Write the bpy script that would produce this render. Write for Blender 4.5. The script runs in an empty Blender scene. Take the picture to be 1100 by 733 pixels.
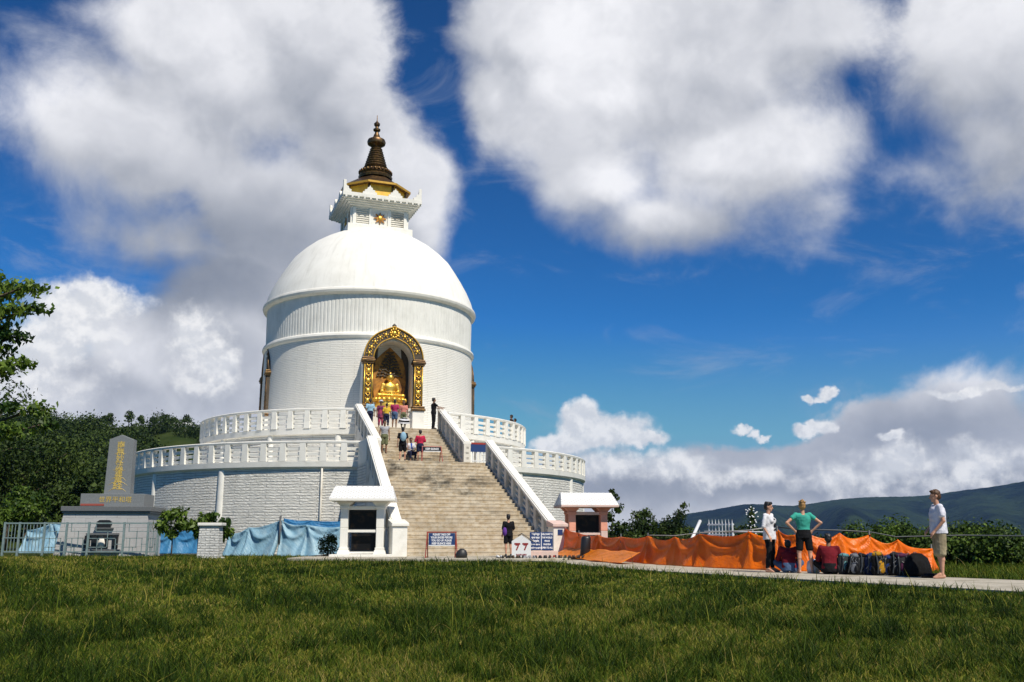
import bpy, math, random
import numpy as np
from mathutils import Vector, Matrix

# ------------------------------------------------------------ camera, sky, sun, exposure
SC = bpy.context.scene
COL = SC.collection
FPX, HORIZ, PW, PH = 1000.0, 576.0, 1100.0, 733.0
EYE = 0.9
PITCH = math.atan((HORIZ - PH / 2) / FPX)
cam_data = bpy.data.cameras.new("camera")
cam = bpy.data.objects.new("camera", cam_data)
COL.objects.link(cam)
cam.location = (0, 0, EYE)
cam.rotation_euler = (math.pi / 2 + PITCH, 0, 0)
cam_data.sensor_width = 36
cam_data.lens = 36 * FPX / PW
cam_data.clip_end = 30000
cam_data.clip_start = 0.05
SC.camera = cam

HAZE = 0.000044
SUN_AZ = math.radians(36)      # from -Y (towards the viewer) round to +X
SUN_EL = math.radians(52)
SC.view_settings.view_transform = 'Standard'
SC.view_settings.look = 'None'
SC.view_settings.exposure = 0.0
SC.view_settings.gamma = 1
SC.view_settings.use_curve_mapping = False
SC.render.engine = 'CYCLES'
SC.cycles.max_bounces = 6
SC.cycles.diffuse_bounces = 3
SC.cycles.glossy_bounces = 2
SC.cycles.transmission_bounces = 4
SC.cycles.volume_bounces = 0
SC.cycles.transparent_max_bounces = 8
SC.cycles.use_denoising = True
SC.cycles.denoiser = 'OPENIMAGEDENOISE'

sun_dir = Vector((math.sin(SUN_AZ) * math.cos(SUN_EL), -math.cos(SUN_AZ) * math.cos(SUN_EL), math.sin(SUN_EL)))
sl = bpy.data.lights.new("sun", 'SUN')
sl.energy = 5.0
sl.angle = math.radians(0.5)
sl.color = (1.0, 0.92, 0.78)
so = bpy.data.objects.new("sun", sl)
COL.objects.link(so)
so.rotation_euler = sun_dir.to_track_quat('Z', 'Y').to_euler()


def ray(px, py):
    """direction through a point of the photograph, used while measuring sizes and distances"""
    x = (px - PW / 2) / FPX
    u = (PH / 2 - py) / FPX
    return Vector((x, math.cos(PITCH) - u * math.sin(PITCH), math.sin(PITCH) + u * math.cos(PITCH)))


def at(px, py, Y):
    r = ray(px, py)
    t = Y / r.y
    return Vector((r.x * t, Y, EYE + r.z * t))


def azel(px, py):
    r = ray(px, py).normalized()
    return (math.atan2(r.x, r.y), math.asin(r.z))


# ---- node helper
class NT:
    def __init__(s, tree):
        s.t = tree
        s.n = tree.nodes
        s.l = tree.links

    def _in(s, sock, v):
        if v is None:
            return
        if isinstance(v, bpy.types.NodeSocket):
            s.l.new(v, sock)
        else:
            if hasattr(sock.default_value, '__len__') and not hasattr(v, '__len__'):
                v = (v,) * len(sock.default_value)
            if hasattr(sock.default_value, '__len__') and len(sock.default_value) == 4 and len(v) == 3:
                v = tuple(v) + (1,)
            sock.default_value = v

    def m(s, op, a, b=None, c=None, clamp=False):
        n = s.n.new('ShaderNodeMath')
        n.operation = op
        n.use_clamp = clamp
        for i, v in enumerate((a, b, c)):
            s._in(n.inputs[i], v)
        return n.outputs[0]

    def vm(s, op, a, b=None, scale=None, val=False):
        n = s.n.new('ShaderNodeVectorMath')
        n.operation = op
        s._in(n.inputs[0], a)
        if b is not None:
            s._in(n.inputs[1], b)
        if scale is not None:
            s._in(n.inputs['Scale'], scale)
        return n.outputs['Value'] if val else n.outputs[0]

    def noise(s, vec, scale, detail=3, rough=.5, dist=0, color=False, w=None, lac=2.0):
        n = s.n.new('ShaderNodeTexNoise')
        if w is not None:
            n.noise_dimensions = '4D'
            n.inputs['W'].default_value = w
        s._in(n.inputs['Vector'], vec)
        n.inputs['Scale'].default_value = scale
        n.inputs['Detail'].default_value = detail
        n.inputs['Roughness'].default_value = rough
        n.inputs['Distortion'].default_value = dist
        n.inputs['Lacunarity'].default_value = lac
        return n.outputs['Color'] if color else n.outputs[0]

    def rng(s, v, a, b, c=0., d=1., smooth=True):
        n = s.n.new('ShaderNodeMapRange')
        n.interpolation_type = 'SMOOTHSTEP' if smooth else 'LINEAR'
        s._in(n.inputs[0], v)
        for i, x in enumerate((a, b, c, d)):
            n.inputs[i + 1].default_value = x
        return n.outputs[0]

    def mix(s, f, a, b, blend='MIX'):
        n = s.n.new('ShaderNodeMix')
        n.data_type = 'RGBA'
        n.blend_type = blend
        s._in(n.inputs[0], f)
        s._in(n.inputs[6], a)
        s._in(n.inputs[7], b)
        return n.outputs[2]

    def comb(s, x, y, z):
        n = s.n.new('ShaderNodeCombineXYZ')
        for i, v in enumerate((x, y, z)):
            s._in(n.inputs[i], v)
        return n.outputs[0]

    def sep(s, v):
        n = s.n.new('ShaderNodeSeparateXYZ')
        s._in(n.inputs[0], v)
        return n.outputs


# ---- world: clear Nishita sky with banks of cumulus laid out by direction
world = bpy.data.worlds.new("World")
SC.world = world
world.use_nodes = True
W = NT(world.node_tree)
W.n.clear()
wout = W.n.new('ShaderNodeOutputWorld')
wbg = W.n.new('ShaderNodeBackground')
wbg.inputs['Strength'].default_value = 0.1
W.l.new(wbg.outputs[0], wout.inputs[0])
sky = W.n.new('ShaderNodeTexSky')
sky.sky_type = 'NISHITA'
sky.sun_disc = False
sky.sun_elevation = SUN_EL
sky.sun_rotation = math.pi - SUN_AZ     # clockwise from +Y
sky.altitude = 1000
sky.air_density = 1.0
sky.dust_density = 0.3
sky.ozone_density = 2.5
tc = W.n.new('ShaderNodeTexCoord')
D = tc.outputs['Generated']
dx, dy, dz = W.sep(D)
AZ = W.m('ARCTAN2', dx, dy)
EL = W.m('ARCSINE', dz)
P0 = W.comb(AZ, EL, 0)

# cloud bodies: x, y, half width, half height (photo pixels), softness of the rim, weight
BANKS = [
    (150, 150, 150, 105, 1), (75, 135, 80, 66, 1), (250, 80, 130, 120, 1), (330, 40, 100, 95, 1), (370, 110, 70, 100, 1),
    (190, 40, 80, 60, 1), (300, 220, 150, 80, 1), (440, 225, 55, 75, 1), (400, 170, 60, 60, 1), (150, 250, 110, 60, .8),
    (180, 380, 170, 85, 1.0), (90, 340, 80, 40, 1), (60, 410, 120, 60, 1), (230, 320, 110, 60, .9),
    (640, 90, 140, 120, 1), (570, 40, 80, 80, 1), (760, 60, 150, 110, 1), (800, 170, 140, 90, 1), (650, 200, 80, 60, .85),
    (720, 235, 110, 45, .8), (880, 225, 60, 35, .5), (540, 110, 50, 60, .8), (880, 30, 90, 60, .8),
    (1030, 70, 90, 110, .6), (1060, 150, 80, 80, .55), (1150, 100, 120, 160, .7), (990, 190, 60, 40, .4),
    (900, 522, 330, 50, 1.3), (640, 545, 120, 40, 1.2), (800, 555, 300, 26, 1.3), (1060, 470, 120, 62, .95), (680, 530, 150, 48, 1.2), (980, 450, 60, 25, .5), (1150, 500, 200, 80, 1),
    (-220, 330, 150, 90, 1), (-260, 120, 130, 120, 1), (1350, 300, 180, 60, .9), (500, -150, 120, 60, .8), (900, -120, 220, 60, .9), (300, -120, 170, 60, .9),
]


PUFFS = [(625, 452, 34, 20, 1), (650, 462, 55, 20, 1), (604, 476, 36, 16, 1), (690, 474, 34, 9, .9), (870, 427, 9, 5, 1), (890, 421, 9, 8, 1), (882, 427, 8, 4, .8),
         (866, 462, 15, 8, 1), (886, 459, 18, 9, 1), (876, 452, 9, 6, .9), (795, 463, 9, 5, .8), (806, 468, 8, 5, .8), (818, 472, 9, 3, .7), (1040, 421, 44, 6, 1), (955, 470, 17, 5, .8), (966, 466, 8, 5, .8), (1075, 420, 20, 4, .8), (975, 500, 60, 22, .45), (930, 515, 70, 20, .45),
         (730, 500, 50, 18, .45), (660, 500, 55, 18, .45), (1060, 500, 60, 24, .45), (800, 512, 50, 14, .45), (75, 335, 50, 34, .62), (110, 318, 40, 20, .6), (60, 372, 60, 34, .5), (212, 365, 34, 34, .6), (225, 395, 30, 30, .5), (30, 410, 60, 26, .4)]


def bank_field(Q, banks, smooth):
    cur = None
    for (x, y, hw, hh, wt) in banks:
        a, e = azel(x, y)
        v = W.vm('LENGTH', W.vm('MULTIPLY', W.vm('SUBTRACT', Q, (a, e, 0)), (FPX / hw, FPX / hh, 0)), val=True)
        d = W.m('MULTIPLY_ADD', v, -wt, wt)
        cur = d if cur is None else W.m('SMOOTH_MAX', cur, d, smooth)
    return cur


def warped(Pv, Dv, sc, det, amp, off=(0, 0, 0)):
    n = W.noise(W.vm('ADD', Dv, off), sc, det, .58, color=True)
    return W.vm('ADD', Pv, W.vm('SCALE', W.vm('SUBTRACT', n, (.5, .5, .5)), scale=amp))


def layer(Pv, Dv, det):
    """big soft banks: (density with fine rim, coarse density)"""
    body = W.m('MAXIMUM', bank_field(warped(Pv, Dv, 5.0, 4, .085), BANKS, .25), -0.9)
    b = W.m('MULTIPLY_ADD', body, 1.15, .22)
    co = W.m('MULTIPLY_ADD', W.noise(Dv, 5.0, 2.5, .5, dist=.2), 1.5, -.75)
    out = W.m('ADD', b, co)
    if det:
        fi = W.m('MULTIPLY_ADD', W.noise(W.vm('ADD', Dv, (4.4, 0, 1.3)), 10.0, 10, .62, dist=.25), 1.4, -.70)
        return W.m('ADD', out, fi), out
    return out, out


Dup = W.vm('NORMALIZE', W.vm('ADD', D, (0.014, 0.0, 0.042)))
ux, uy, uz = W.sep(Dup)
Pup = W.comb(W.m('ARCTAN2', ux, uy), W.m('ARCSINE', uz), 0)
dens, dc = layer(P0, D, True)
_, dc2 = layer(Pup, Dup, False)
edge = W.rng(W.noise(W.vm('ADD', D, (9.1, 2.7, 1.2)), 4.0, 2, .5), .35, .65, .25, 1.0)
cover = W.rng(W.m('DIVIDE', dens, edge), 0.0, 1.0)
lit = W.rng(W.m('SUBTRACT', dc2, dc), 0.30, -0.30)
thick = W.rng(dens, 0.3, 1.6)
big = W.rng(W.noise(W.vm('ADD', D, (3.1, 1.7, 5.2)), 3.0, 6, .55), .34, .66)
# underside banks in the shade of the cloud above them (direction, size, how dark)
SHADE = [(235, 250, 190, 70, .8), (110, 190, 130, 60, .45), (215, 305, 130, 60, 1.0), (150, 265, 110, 50, .75), (250, 395, 60, 60, .55), (300, 400, 60, 50, .3), (400, 255, 70, 50, .5), (330, 110, 70, 40, .4), (720, 255, 190, 38, .65), (600, 190, 60, 50, .2),
         (860, 528, 460, 32, .85), (780, 492, 210, 30, .6), (690, 505, 110, 16, .6), (1000, 470, 150, 40, .75), (890, 500, 120, 24, .6), (1060, 170, 110, 110, .45), (840, 20, 120, 50, .35), (760, 500, 90, 14, .3), (60, 425, 110, 24, .4), (900, 300, 90, 30, .4)]
QS = warped(P0, D, 6.0, 5, .11, (1.1, 2.2, 3.3))
sh = None
for (x, y, hw, hh, wt) in SHADE:
    a, e = azel(x, y)
    v = W.vm('LENGTH', W.vm('MULTIPLY', W.vm('SUBTRACT', QS, (a, e, 0)), (FPX / hw, FPX / hh, 0)), val=True)
    v = W.rng(v, 1.6, .1, 0, wt)
    sh = v if sh is None else W.m('MAXIMUM', sh, v)
bil = W.noise(W.vm('ADD', D, (4.4, 0, 1.3)), 11.0, 6, .6, dist=.25)
bil2 = W.noise(W.vm('ADD', D, (4.408, 0, 1.322)), 11.0, 4, .6, dist=.25)
relief = W.rng(W.m('SUBTRACT', bil2, bil), .12, -.12)
tone = W.m('MULTIPLY_ADD', lit, .26, .40)
tone = W.m('MULTIPLY_ADD', relief, .12, tone)
tone = W.m('MULTIPLY_ADD', big, .30, tone)
tone = W.m('MULTIPLY', tone, W.m('MULTIPLY_ADD', sh, -.78, 1.0), clamp=True)
ccol = W.mix(tone, (1.0, 1.35, 2.05), (9.6, 9.6, 9.9))
skyg = W.n.new('ShaderNodeGamma')
skyg.inputs[1].default_value = 1.5
W._in(skyg.inputs[0], sky.outputs[0])
skyc = W.mix(1.0, skyg.outputs[0], (0.085, 0.325, 0.45), 'MULTIPLY')
skyc = W.vm('MINIMUM', skyc, (2.6, 4.0, 5.6))
# thin high veil
veil = W.noise(W.vm('MULTIPLY', D, (1.0, 1.0, 3.2)), 5.5, 9, .66, dist=.7)
veil = W.rng(veil, .50, .80, 0, .42)
skyc = W.mix(veil, skyc, (4.6, 5.0, 5.8))
skyc = W.mix(W.rng(EL, .24, -.02, 0, .62), skyc, (3.6, 4.7, 6.2))
c1 = W.mix(cover, skyc, ccol)
# small crisp cumulus
PQ = warped(P0, D, 24.0, 6, .034)
pb = W.m('MAXIMUM', bank_field(PQ, PUFFS, .3), -.9)
pn = W.noise(D, 30.0, 7, .58, dist=.1)
pd = W.m('ADD', W.m('MULTIPLY_ADD', pb, 1.4, .16), W.m('MULTIPLY_ADD', pn, 1.6, -.8))
pn2 = W.noise(W.vm('ADD', D, (.003, 0, .009)), 30.0, 4, .58, dist=.1)
pl = W.rng(W.m('SUBTRACT', pn2, pn), .10, -.12)
ptone = W.m('MULTIPLY_ADD', pl, .5, .5)
pcol = W.mix(ptone, (5.2, 5.6, 6.3), (10.0, 9.9, 9.8))
wfinal = W.mix(W.rng(pd, 0, .7, 0, .95), c1, pcol)
W.l.new(wfinal, wbg.inputs['Color'])
world.cycles.sampling_method = 'MANUAL'
world.cycles.sample_map_resolution = 512

# ------------------------------------------------------------ helpers: materials
MATS = {}


def mat(name, col, rough=.7, col2=None, scale=4., lo=.4, hi=.6, bump=0., bscale=20., metal=0., spec=.5, detail=5, stretch=(1, 1, 1), fn=None, transl=0., coat=0.):
    if name in MATS:
        return MATS[name]
    m = bpy.data.materials.new(name)
    m.use_nodes = True
    T = NT(m.node_tree)
    b = T.n['Principled BSDF']
    b.inputs['Roughness'].default_value = rough
    b.inputs['Metallic'].default_value = metal
    b.inputs['Specular IOR Level'].default_value = spec
    b.inputs['Coat Weight'].default_value = coat
    t = T.n.new('ShaderNodeTexCoord')
    o = t.outputs['Object']
    so_ = T.vm('MULTIPLY', o, stretch)
    c = tuple(col) + (1,)
    if col2 is not None:
        f = T.rng(T.noise(so_, scale, detail, .6), lo, hi)
        c = T.mix(f, c, tuple(col2) + (1,))
    if fn:
        c = fn(T, o, c, b)
    T._in(b.inputs['Base Color'], c)
    if bump:
        bn = T.n.new('ShaderNodeBump')
        bn.inputs['Strength'].default_value = bump
        bn.inputs['Distance'].default_value = .02
        T._in(bn.inputs['Height'], T.noise(so_, bscale, 5, .6))
        T.l.new(bn.outputs[0], b.inputs['Normal'])
    if transl:
        tr = T.n.new('ShaderNodeBsdfTranslucent')
        T._in(tr.inputs[0], c)
        mx = T.n.new('ShaderNodeMixShader')
        mx.inputs[0].default_value = transl
        T.l.new(b.outputs[0], mx.inputs[1])
        T.l.new(tr.outputs[0], mx.inputs[2])
        T.l.new(mx.outputs[0], T.n['Material Output'].inputs[0])
    MATS[name] = m
    return m


def masonry(name, R, course, joint, length, base, stain, vertical=False, depth=.03, big=.5):
    """white-painted rough stone courses, laid round a drum of radius R (R=0: on flat x/z faces)"""
    if name in MATS:
        return MATS[name]
    m = bpy.data.materials.new(name)
    m.use_nodes = True
    T = NT(m.node_tree)
    b = T.n['Principled BSDF']
    b.inputs['Roughness'].default_value = .85
    t = T.n.new('ShaderNodeTexCoord')
    o = t.outputs['Object']
    x, y, z = T.sep(o)
    u = T.m('MULTIPLY', T.m('ARCTAN2', x, T.m('MULTIPLY', y, -1)), R) if R else T.m('ADD', x, T.m('MULTIPLY', y, .7))
    wob = T.m('MULTIPLY_ADD', T.noise(o, 1.4, 3, .6), .07, -.035)
    z2 = T.m('ADD', z, wob)
    uv = T.comb(u, z2, 0)
    br = T.n.new('ShaderNodeTexBrick')
    T._in(br.inputs['Vector'], uv)
    br.inputs['Scale'].default_value = 1.0
    br.inputs['Mortar Size'].default_value = joint
    br.inputs['Mortar Smooth'].default_value = .6
    br.inputs['Brick Width'].default_value = length
    br.inputs['Row Height'].default_value = course
    br.inputs['Color1'].default_value = (1, 1, 1, 1)
    br.inputs['Color2'].default_value = (.72, .72, .72, 1)
    br.inputs['Mortar'].default_value = (.0, .0, .0, 1)
    br.inputs['Bias'].default_value = -.2
    st = T.rng(T.noise(T.vm('MULTIPLY', o, (1, 1, .35)), .9, 6, .65), .42, .72, 0, big)
    c = T.mix(st, tuple(base) + (1,), tuple(stain) + (1,))
    fine = T.rng(T.noise(T.vm('MULTIPLY', T.comb(u, z, 0), (2.2, 9, 1)), 1.6, 5, .7), .4, .75, 0, .3)
    c = T.mix(fine, c, tuple(stain) + (1,))
    mort = T.m('MULTIPLY', T.m('SUBTRACT', 1.0, br.outputs['Fac']), 1.0)
    c = T.mix(T.m('MULTIPLY', br.outputs['Fac'], .45), c, (.30, .30, .29, 1))
    T._in(b.inputs['Base Color'], c)
    bn = T.n.new('ShaderNodeBump')
    bn.inputs['Strength'].default_value = 1.0
    bn.inputs['Distance'].default_value = depth
    h = T.m('ADD', T.m('MULTIPLY', br.outputs['Color'], .8), T.m('MULTIPLY', T.noise(T.vm('MULTIPLY', T.comb(u, z, 0), (1, 2.2, 1)), 5, 4, .7), .9))
    T._in(bn.inputs['Height'], h)
    T.l.new(bn.outputs[0], b.inputs['Normal'])
    MATS[name] = m
    return m


WHITE = (.80, .80, .77)


def streaks(T, o, c, b):
    x, y, z = T.sep(o)
    a = T.m('ARCTAN2', x, T.m('MULTIPLY', y, -1))
    n = T.noise(T.comb(T.m('MULTIPLY', a, 14), T.m('MULTIPLY', z, .35), 0), 1.6, 6, .68)
    f = T.rng(n, .46, .78, 0, .5)
    return T.mix(f, c, (.50, .49, .44, 1))


M_dome = mat('white limewash', (.84, .83, .78), .75, (.76, .745, .69), .8, .35, .75, bump=.25, bscale=3, fn=streaks)
M_trim = mat('white painted concrete', (.81, .79, .73), .65, (.62, .60, .53), 1.7, .45, .85, bump=.3, bscale=12)
M_band = mat('fluted white plaster', (.80, .79, .74), .8, (.68, .67, .62), 1.2, .4, .8, bump=.3, bscale=8, fn=streaks)
M_drum = masonry('painted stone courses of the drum', 6.68, .105, .012, 1.5, (.85, .83, .77), (.68, .66, .60), depth=.022, big=.35)
M_terr = masonry('rough painted stone of the terraces', 13.5, .135, .02, 1.7, (.84, .82, .76), (.52, .51, .47), depth=.10, big=.40)
M_bronze = mat('dark gilt bronze', (.12, .07, .035), .42, (.28, .17, .06), 6, .45, .7, metal=.8, bump=.3, bscale=30)
M_ornd = mat('dark carved ground', (.055, .04, .025), .6, (.10, .07, .04), 9, .4, .7)
M_gold = mat('gold leaf', (.90, .56, .10), .36, (.70, .38, .05), 5, .45, .75, metal=.75, bump=.35, bscale=25)
M_goldpaint = mat('gold paint', (.58, .34, .045), .5, (.48, .27, .03), 4, .4, .7, metal=.25, bump=.2)
M_orange = mat('weathered orange gilding', (.50, .22, .03), .6, (.20, .09, .02), 2.5, .4, .65, metal=.2)
M_grey = mat('polished grey granite', (.21, .22, .225), .4, (.17, .18, .185), 30, .4, .6)
M_greyd = mat('dark grey granite', (.12, .125, .13), .45, (.15, .155, .16), 20, .4, .6)
M_wsteel = mat('white painted steel', (.72, .73, .74), .45)
M_teal = mat('grey green painted steel', (.17, .24, .24), .5, (.24, .30, .30), 8, .4, .7)
M_pole = mat('dark steel tube', (.06, .065, .07), .45)
M_black = mat('black enamel', (.015, .015, .017), .4)
M_red = mat('red painted iron', (.36, .035, .02), .45, (.22, .03, .02), 8, .4, .7)
M_blue = mat('navy sign paint', (.02, .05, .16), .4)
M_wlet = mat('white lettering', (.85, .85, .87), .5)
M_rlet = mat('dark red lettering', (.25, .02, .02), .5)
M_glass = mat('dark glass', (.010, .010, .011), .22, (.035, .024, .016), 3.5, .5, .7, spec=.12)  # brownish reflections are put into the colour as blotches
M_paper = mat('notice paper', (.32, .30, .26), .7, (.05, .05, .06), 7, .45, .55)
M_pink = mat('salmon painted plaster', (.80, .36, .25), .7, (.68, .28, .19), 3, .4, .7, bump=.2)
M_pinkp = mat('pale pink concrete', (.70, .50, .44), .8, (.55, .45, .40), 5, .4, .7)


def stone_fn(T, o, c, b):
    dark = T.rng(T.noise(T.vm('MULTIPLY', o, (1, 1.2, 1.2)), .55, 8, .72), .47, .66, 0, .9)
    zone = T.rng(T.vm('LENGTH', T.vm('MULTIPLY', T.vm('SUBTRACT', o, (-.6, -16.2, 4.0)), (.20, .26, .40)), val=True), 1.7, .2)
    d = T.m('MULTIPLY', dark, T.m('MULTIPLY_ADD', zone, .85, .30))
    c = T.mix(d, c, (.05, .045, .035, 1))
    x, y, z = T.sep(o)
    slab = T.noise(T.comb(T.m('MULTIPLY', x, 1.2), T.m('MULTIPLY', T.m('FLOOR', T.m('MULTIPLY', z, 1 / .1722)), 7.3), 0), 1.3, 1, .5)
    c = T.mix(T.rng(slab, .35, .65, 0, .4), c, (.33, .25, .16, 1))
    return c


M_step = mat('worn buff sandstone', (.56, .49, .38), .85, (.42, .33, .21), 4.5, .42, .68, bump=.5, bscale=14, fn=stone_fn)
M_cheek = mat('weathered balustrade concrete', (.68, .65, .58), .8, (.40, .36, .30), 1.3, .45, .75, bump=.4, bscale=10)


# ------------------------------------------------------------ helpers: meshes
class MB:
    def __init__(s):
        s.v = []
        s.f = []

    def add(s, vs, fs):
        k = len(s.v)
        s.v += [tuple(v) for v in vs]
        s.f += [tuple(i + k for i in f) for f in fs]
        return s

    def box(s, x0, x1, y0, y1, z0, z1):
        return s.add([(x0, y0, z0), (x1, y0, z0), (x1, y1, z0), (x0, y1, z0), (x0, y0, z1), (x1, y0, z1), (x1, y1, z1), (x0, y1, z1)],
                     [(0, 3, 2, 1), (4, 5, 6, 7), (0, 1, 5, 4), (1, 2, 6, 5), (2, 3, 7, 6), (3, 0, 4, 7)])

    def cbox(s, c, d, rz=0, taper=1.0):
        vs = []
        for (i, j, k) in ((-1, -1, -1), (1, -1, -1), (1, 1, -1), (-1, 1, -1), (-1, -1, 1), (1, -1, 1), (1, 1, 1), (-1, 1, 1)):
            t = taper if k > 0 else 1
            x, y, z = i * d[0] / 2 * t, j * d[1] / 2 * t, k * d[2] / 2
            vs.append((c[0] + x * math.cos(rz) - y * math.sin(rz), c[1] + x * math.sin(rz) + y * math.cos(rz), c[2] + z))
        return s.add(vs, [(0, 3, 2, 1), (4, 5, 6, 7), (0, 1, 5, 4), (1, 2, 6, 5), (2, 3, 7, 6), (3, 0, 4, 7)])

    def beam(s, p, q, w, h):
        """a bar from p to q: width w sideways, height h upwards from the given points"""
        p, q = Vector(p), Vector(q)
        d = (q - p)
        n = Vector((-d.y, d.x, 0))
        if n.length < 1e-6:
            n = Vector((1, 0, 0))
        n.normalize()
        n *= w / 2
        up = Vector((0, 0, h))
        vs = [p - n, p + n, p + n + up, p - n + up, q - n, q + n, q + n + up, q - n + up]
        return s.add(vs, [(0, 1, 2, 3), (7, 6, 5, 4), (0, 4, 5, 1), (1, 5, 6, 2), (2, 6, 7, 3), (3, 7, 4, 0)])

    def prism(s, poly, axis, a, b):
        """polygon extruded along an axis ('x','y','z') from a to b"""
        n = len(poly)

        def P(u, v, t):
            return {'x': (t, u, v), 'y': (u, t, v), 'z': (u, v, t)}[axis]
        vs = [P(u, v, a) for u, v in poly] + [P(u, v, b) for u, v in poly]
        fs = [tuple(range(n - 1, -1, -1)), tuple(range(n, 2 * n))] + [(i, (i + 1) % n, n + (i + 1) % n, n + i) for i in range(n)]
        return s.add(vs, fs)

    def lathe(s, prof, segs=64, c=(0, 0, 0), a0=0, a1=2 * math.pi, closed=False, wob=None):
        """prof = [(r, z)...]; angle measured from -Y towards +X"""
        full = abs(a1 - a0 - 2 * math.pi) < 1e-6
        na = segs if full else segs + 1
        vs = []
        for i in range(na):
            a = a0 + (a1 - a0) * i / segs
            for (r, z) in prof:
                rr = r if wob is None else r + wob(i, r, z)
                vs.append((c[0] + rr * math.sin(a), c[1] - rr * math.cos(a), c[2] + z))
        m = len(prof)
        fs = []
        for i in range(segs):
            j = (i + 1) % na
            for k in range(m - 1 + (1 if closed else 0)):
                k2 = (k + 1) % m
                fs.append((i * m + k, j * m + k, j * m + k2, i * m + k2))
        if closed and not full:
            fs.append(tuple(range(m)))
            fs.append(tuple((na - 1) * m + k for k in range(m - 1, -1, -1)))
        return s.add(vs, fs)

    def tube(s, pts, r, n=8, cap=True):
        pts = [Vector(p) for p in pts]
        rs = r if hasattr(r, '__len__') else [r] * len(pts)
        vs = []
        for i, p in enumerate(pts):
            t = (pts[min(i + 1, len(pts) - 1)] - pts[max(i - 1, 0)])
            if t.length < 1e-9:
                t = Vector((0, 0, 1))
            t.normalize()
            ref = Vector((0, 0, 1)) if abs(t.z) < .9 else Vector((0, 1, 0))
            a = t.cross(ref).normalized()
            b = t.cross(a)
            for k in range(n):
                th = 2 * math.pi * k / n
                vs.append(p + (a * math.cos(th) + b * math.sin(th)) * rs[i])
        fs = []
        for i in range(len(pts) - 1):
            for k in range(n):
                fs.append((i * n + k, i * n + (k + 1) % n, (i + 1) * n + (k + 1) % n, (i + 1) * n + k))
        if cap:
            fs.append(tuple(range(n - 1, -1, -1)))
            e = (len(pts) - 1) * n
            fs.append(tuple(e + k for k in range(n)))
        return s.add(vs, fs)

    def loft(s, rings, n=20):
        """rings = [(centre, rx, ry, rz_turn)] horizontal ellipses joined and capped"""
        vs = []
        for (c, rx, ry, t) in rings:
            for k in range(n):
                a = 2 * math.pi * k / n
                x, y = rx * math.cos(a), ry * math.sin(a)
                vs.append((c[0] + x * math.cos(t) - y * math.sin(t), c[1] + x * math.sin(t) + y * math.cos(t), c[2]))
        fs = []
        for i in range(len(rings) - 1):
            for k in range(n):
                fs.append((i * n + k, i * n + (k + 1) % n, (i + 1) * n + (k + 1) % n, (i + 1) * n + k))
        fs.append(tuple(range(n - 1, -1, -1)))
        e = (len(rings) - 1) * n
        fs.append(tuple(e + k for k in range(n)))
        return s.add(vs, fs)

    def ell(s, c, r, n=14, m=8, rot=None):
        r = r if hasattr(r, '__len__') else (r, r, r)
        vs = [(0, 0, -r[2])]
        for i in range(1, m):
            ph = -math.pi / 2 + math.pi * i / m
            for k in range(n):
                a = 2 * math.pi * k / n
                vs.append((r[0] * math.cos(ph) * math.cos(a), r[1] * math.cos(ph) * math.sin(a), r[2] * math.sin(ph)))
        vs.append((0, 0, r[2]))
        if rot is not None:
            vs = [rot @ Vector(v) for v in vs]
        vs = [(v[0] + c[0], v[1] + c[1], v[2] + c[2]) for v in vs]
        fs = [(0, 1 + (k + 1) % n, 1 + k) for k in range(n)]
        for i in range(m - 2):
            for k in range(n):
                fs.append((1 + i * n + k, 1 + i * n + (k + 1) % n, 1 + (i + 1) * n + (k + 1) % n, 1 + (i + 1) * n + k))
        L = len(vs) - 1
        fs += [(L, 1 + (m - 2) * n + k, 1 + (m - 2) * n + (k + 1) % n) for k in range(n)]
        return s.add(vs, fs)

    def cap(s, p, q, r1, r2, n=12):
        """capsule with tapered radius"""
        p, q = Vector(p), Vector(q)
        d = (q - p)
        L = d.length
        t = d.normalized() if L > 1e-6 else Vector((0, 0, 1))
        pts, rs = [], []
        for k in range(4):
            a = math.pi / 2 * k / 3.999
            pts.append(p - t * r1 * math.cos(a))
            rs.append(max(r1 * math.sin(a), r1 * .05))
        for k in range(3, -1, -1):
            a = math.pi / 2 * k / 3.999
            pts.append(q + t * r2 * math.cos(a))
            rs.append(max(r2 * math.sin(a), r2 * .05))
        return s.tube(pts, rs, n)

    def build(s, name, m, parent=None, smooth=False, bevel=0, loc=None, remesh=0, smoothit=0, auto=None, rz=0):
        me = bpy.data.meshes.new(name)
        me.from_pydata(s.v, [], s.f)
        me.materials.append(m)
        o = bpy.data.objects.new(name, me)
        COL.objects.link(o)
        if parent is not None:
            o.parent = parent
        if loc is not None:
            o.location = loc
        o.rotation_euler.z = rz
        if smooth or remesh:
            me.polygons.foreach_set('use_smooth', [True] * len(me.polygons))
        if auto is not None:
            me.polygons.foreach_set('use_smooth', [True] * len(me.polygons))
            me.set_sharp_from_angle(angle=math.radians(auto))
        if bevel:
            b = o.modifiers.new('bevel', 'BEVEL')
            b.width = bevel
            b.segments = 2
            b.limit_method = 'ANGLE'
        if remesh:
            r = o.modifiers.new('join', 'REMESH')
            r.mode = 'VOXEL'
            r.voxel_size = remesh
            r.use_smooth_shade = True
            if smoothit:
                q = o.modifiers.new('soft', 'SMOOTH')
                q.factor = .6
                q.iterations = smoothit
        return o


def tag(o, label=None, cat=None, group=None, kind=None):
    if label:
        o['label'] = label
    if cat:
        o['category'] = cat
    if group:
        o['group'] = group
    if kind:
        o['kind'] = kind
    return o


def empty(name, loc=(0, 0, 0), rz=0, label=None, cat=None, group=None):
    o = bpy.data.objects.new(name, None)
    o.empty_display_size = .2
    COL.objects.link(o)
    o.location = loc
    o.rotation_euler.z = rz
    return tag(o, label, cat, group)


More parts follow.
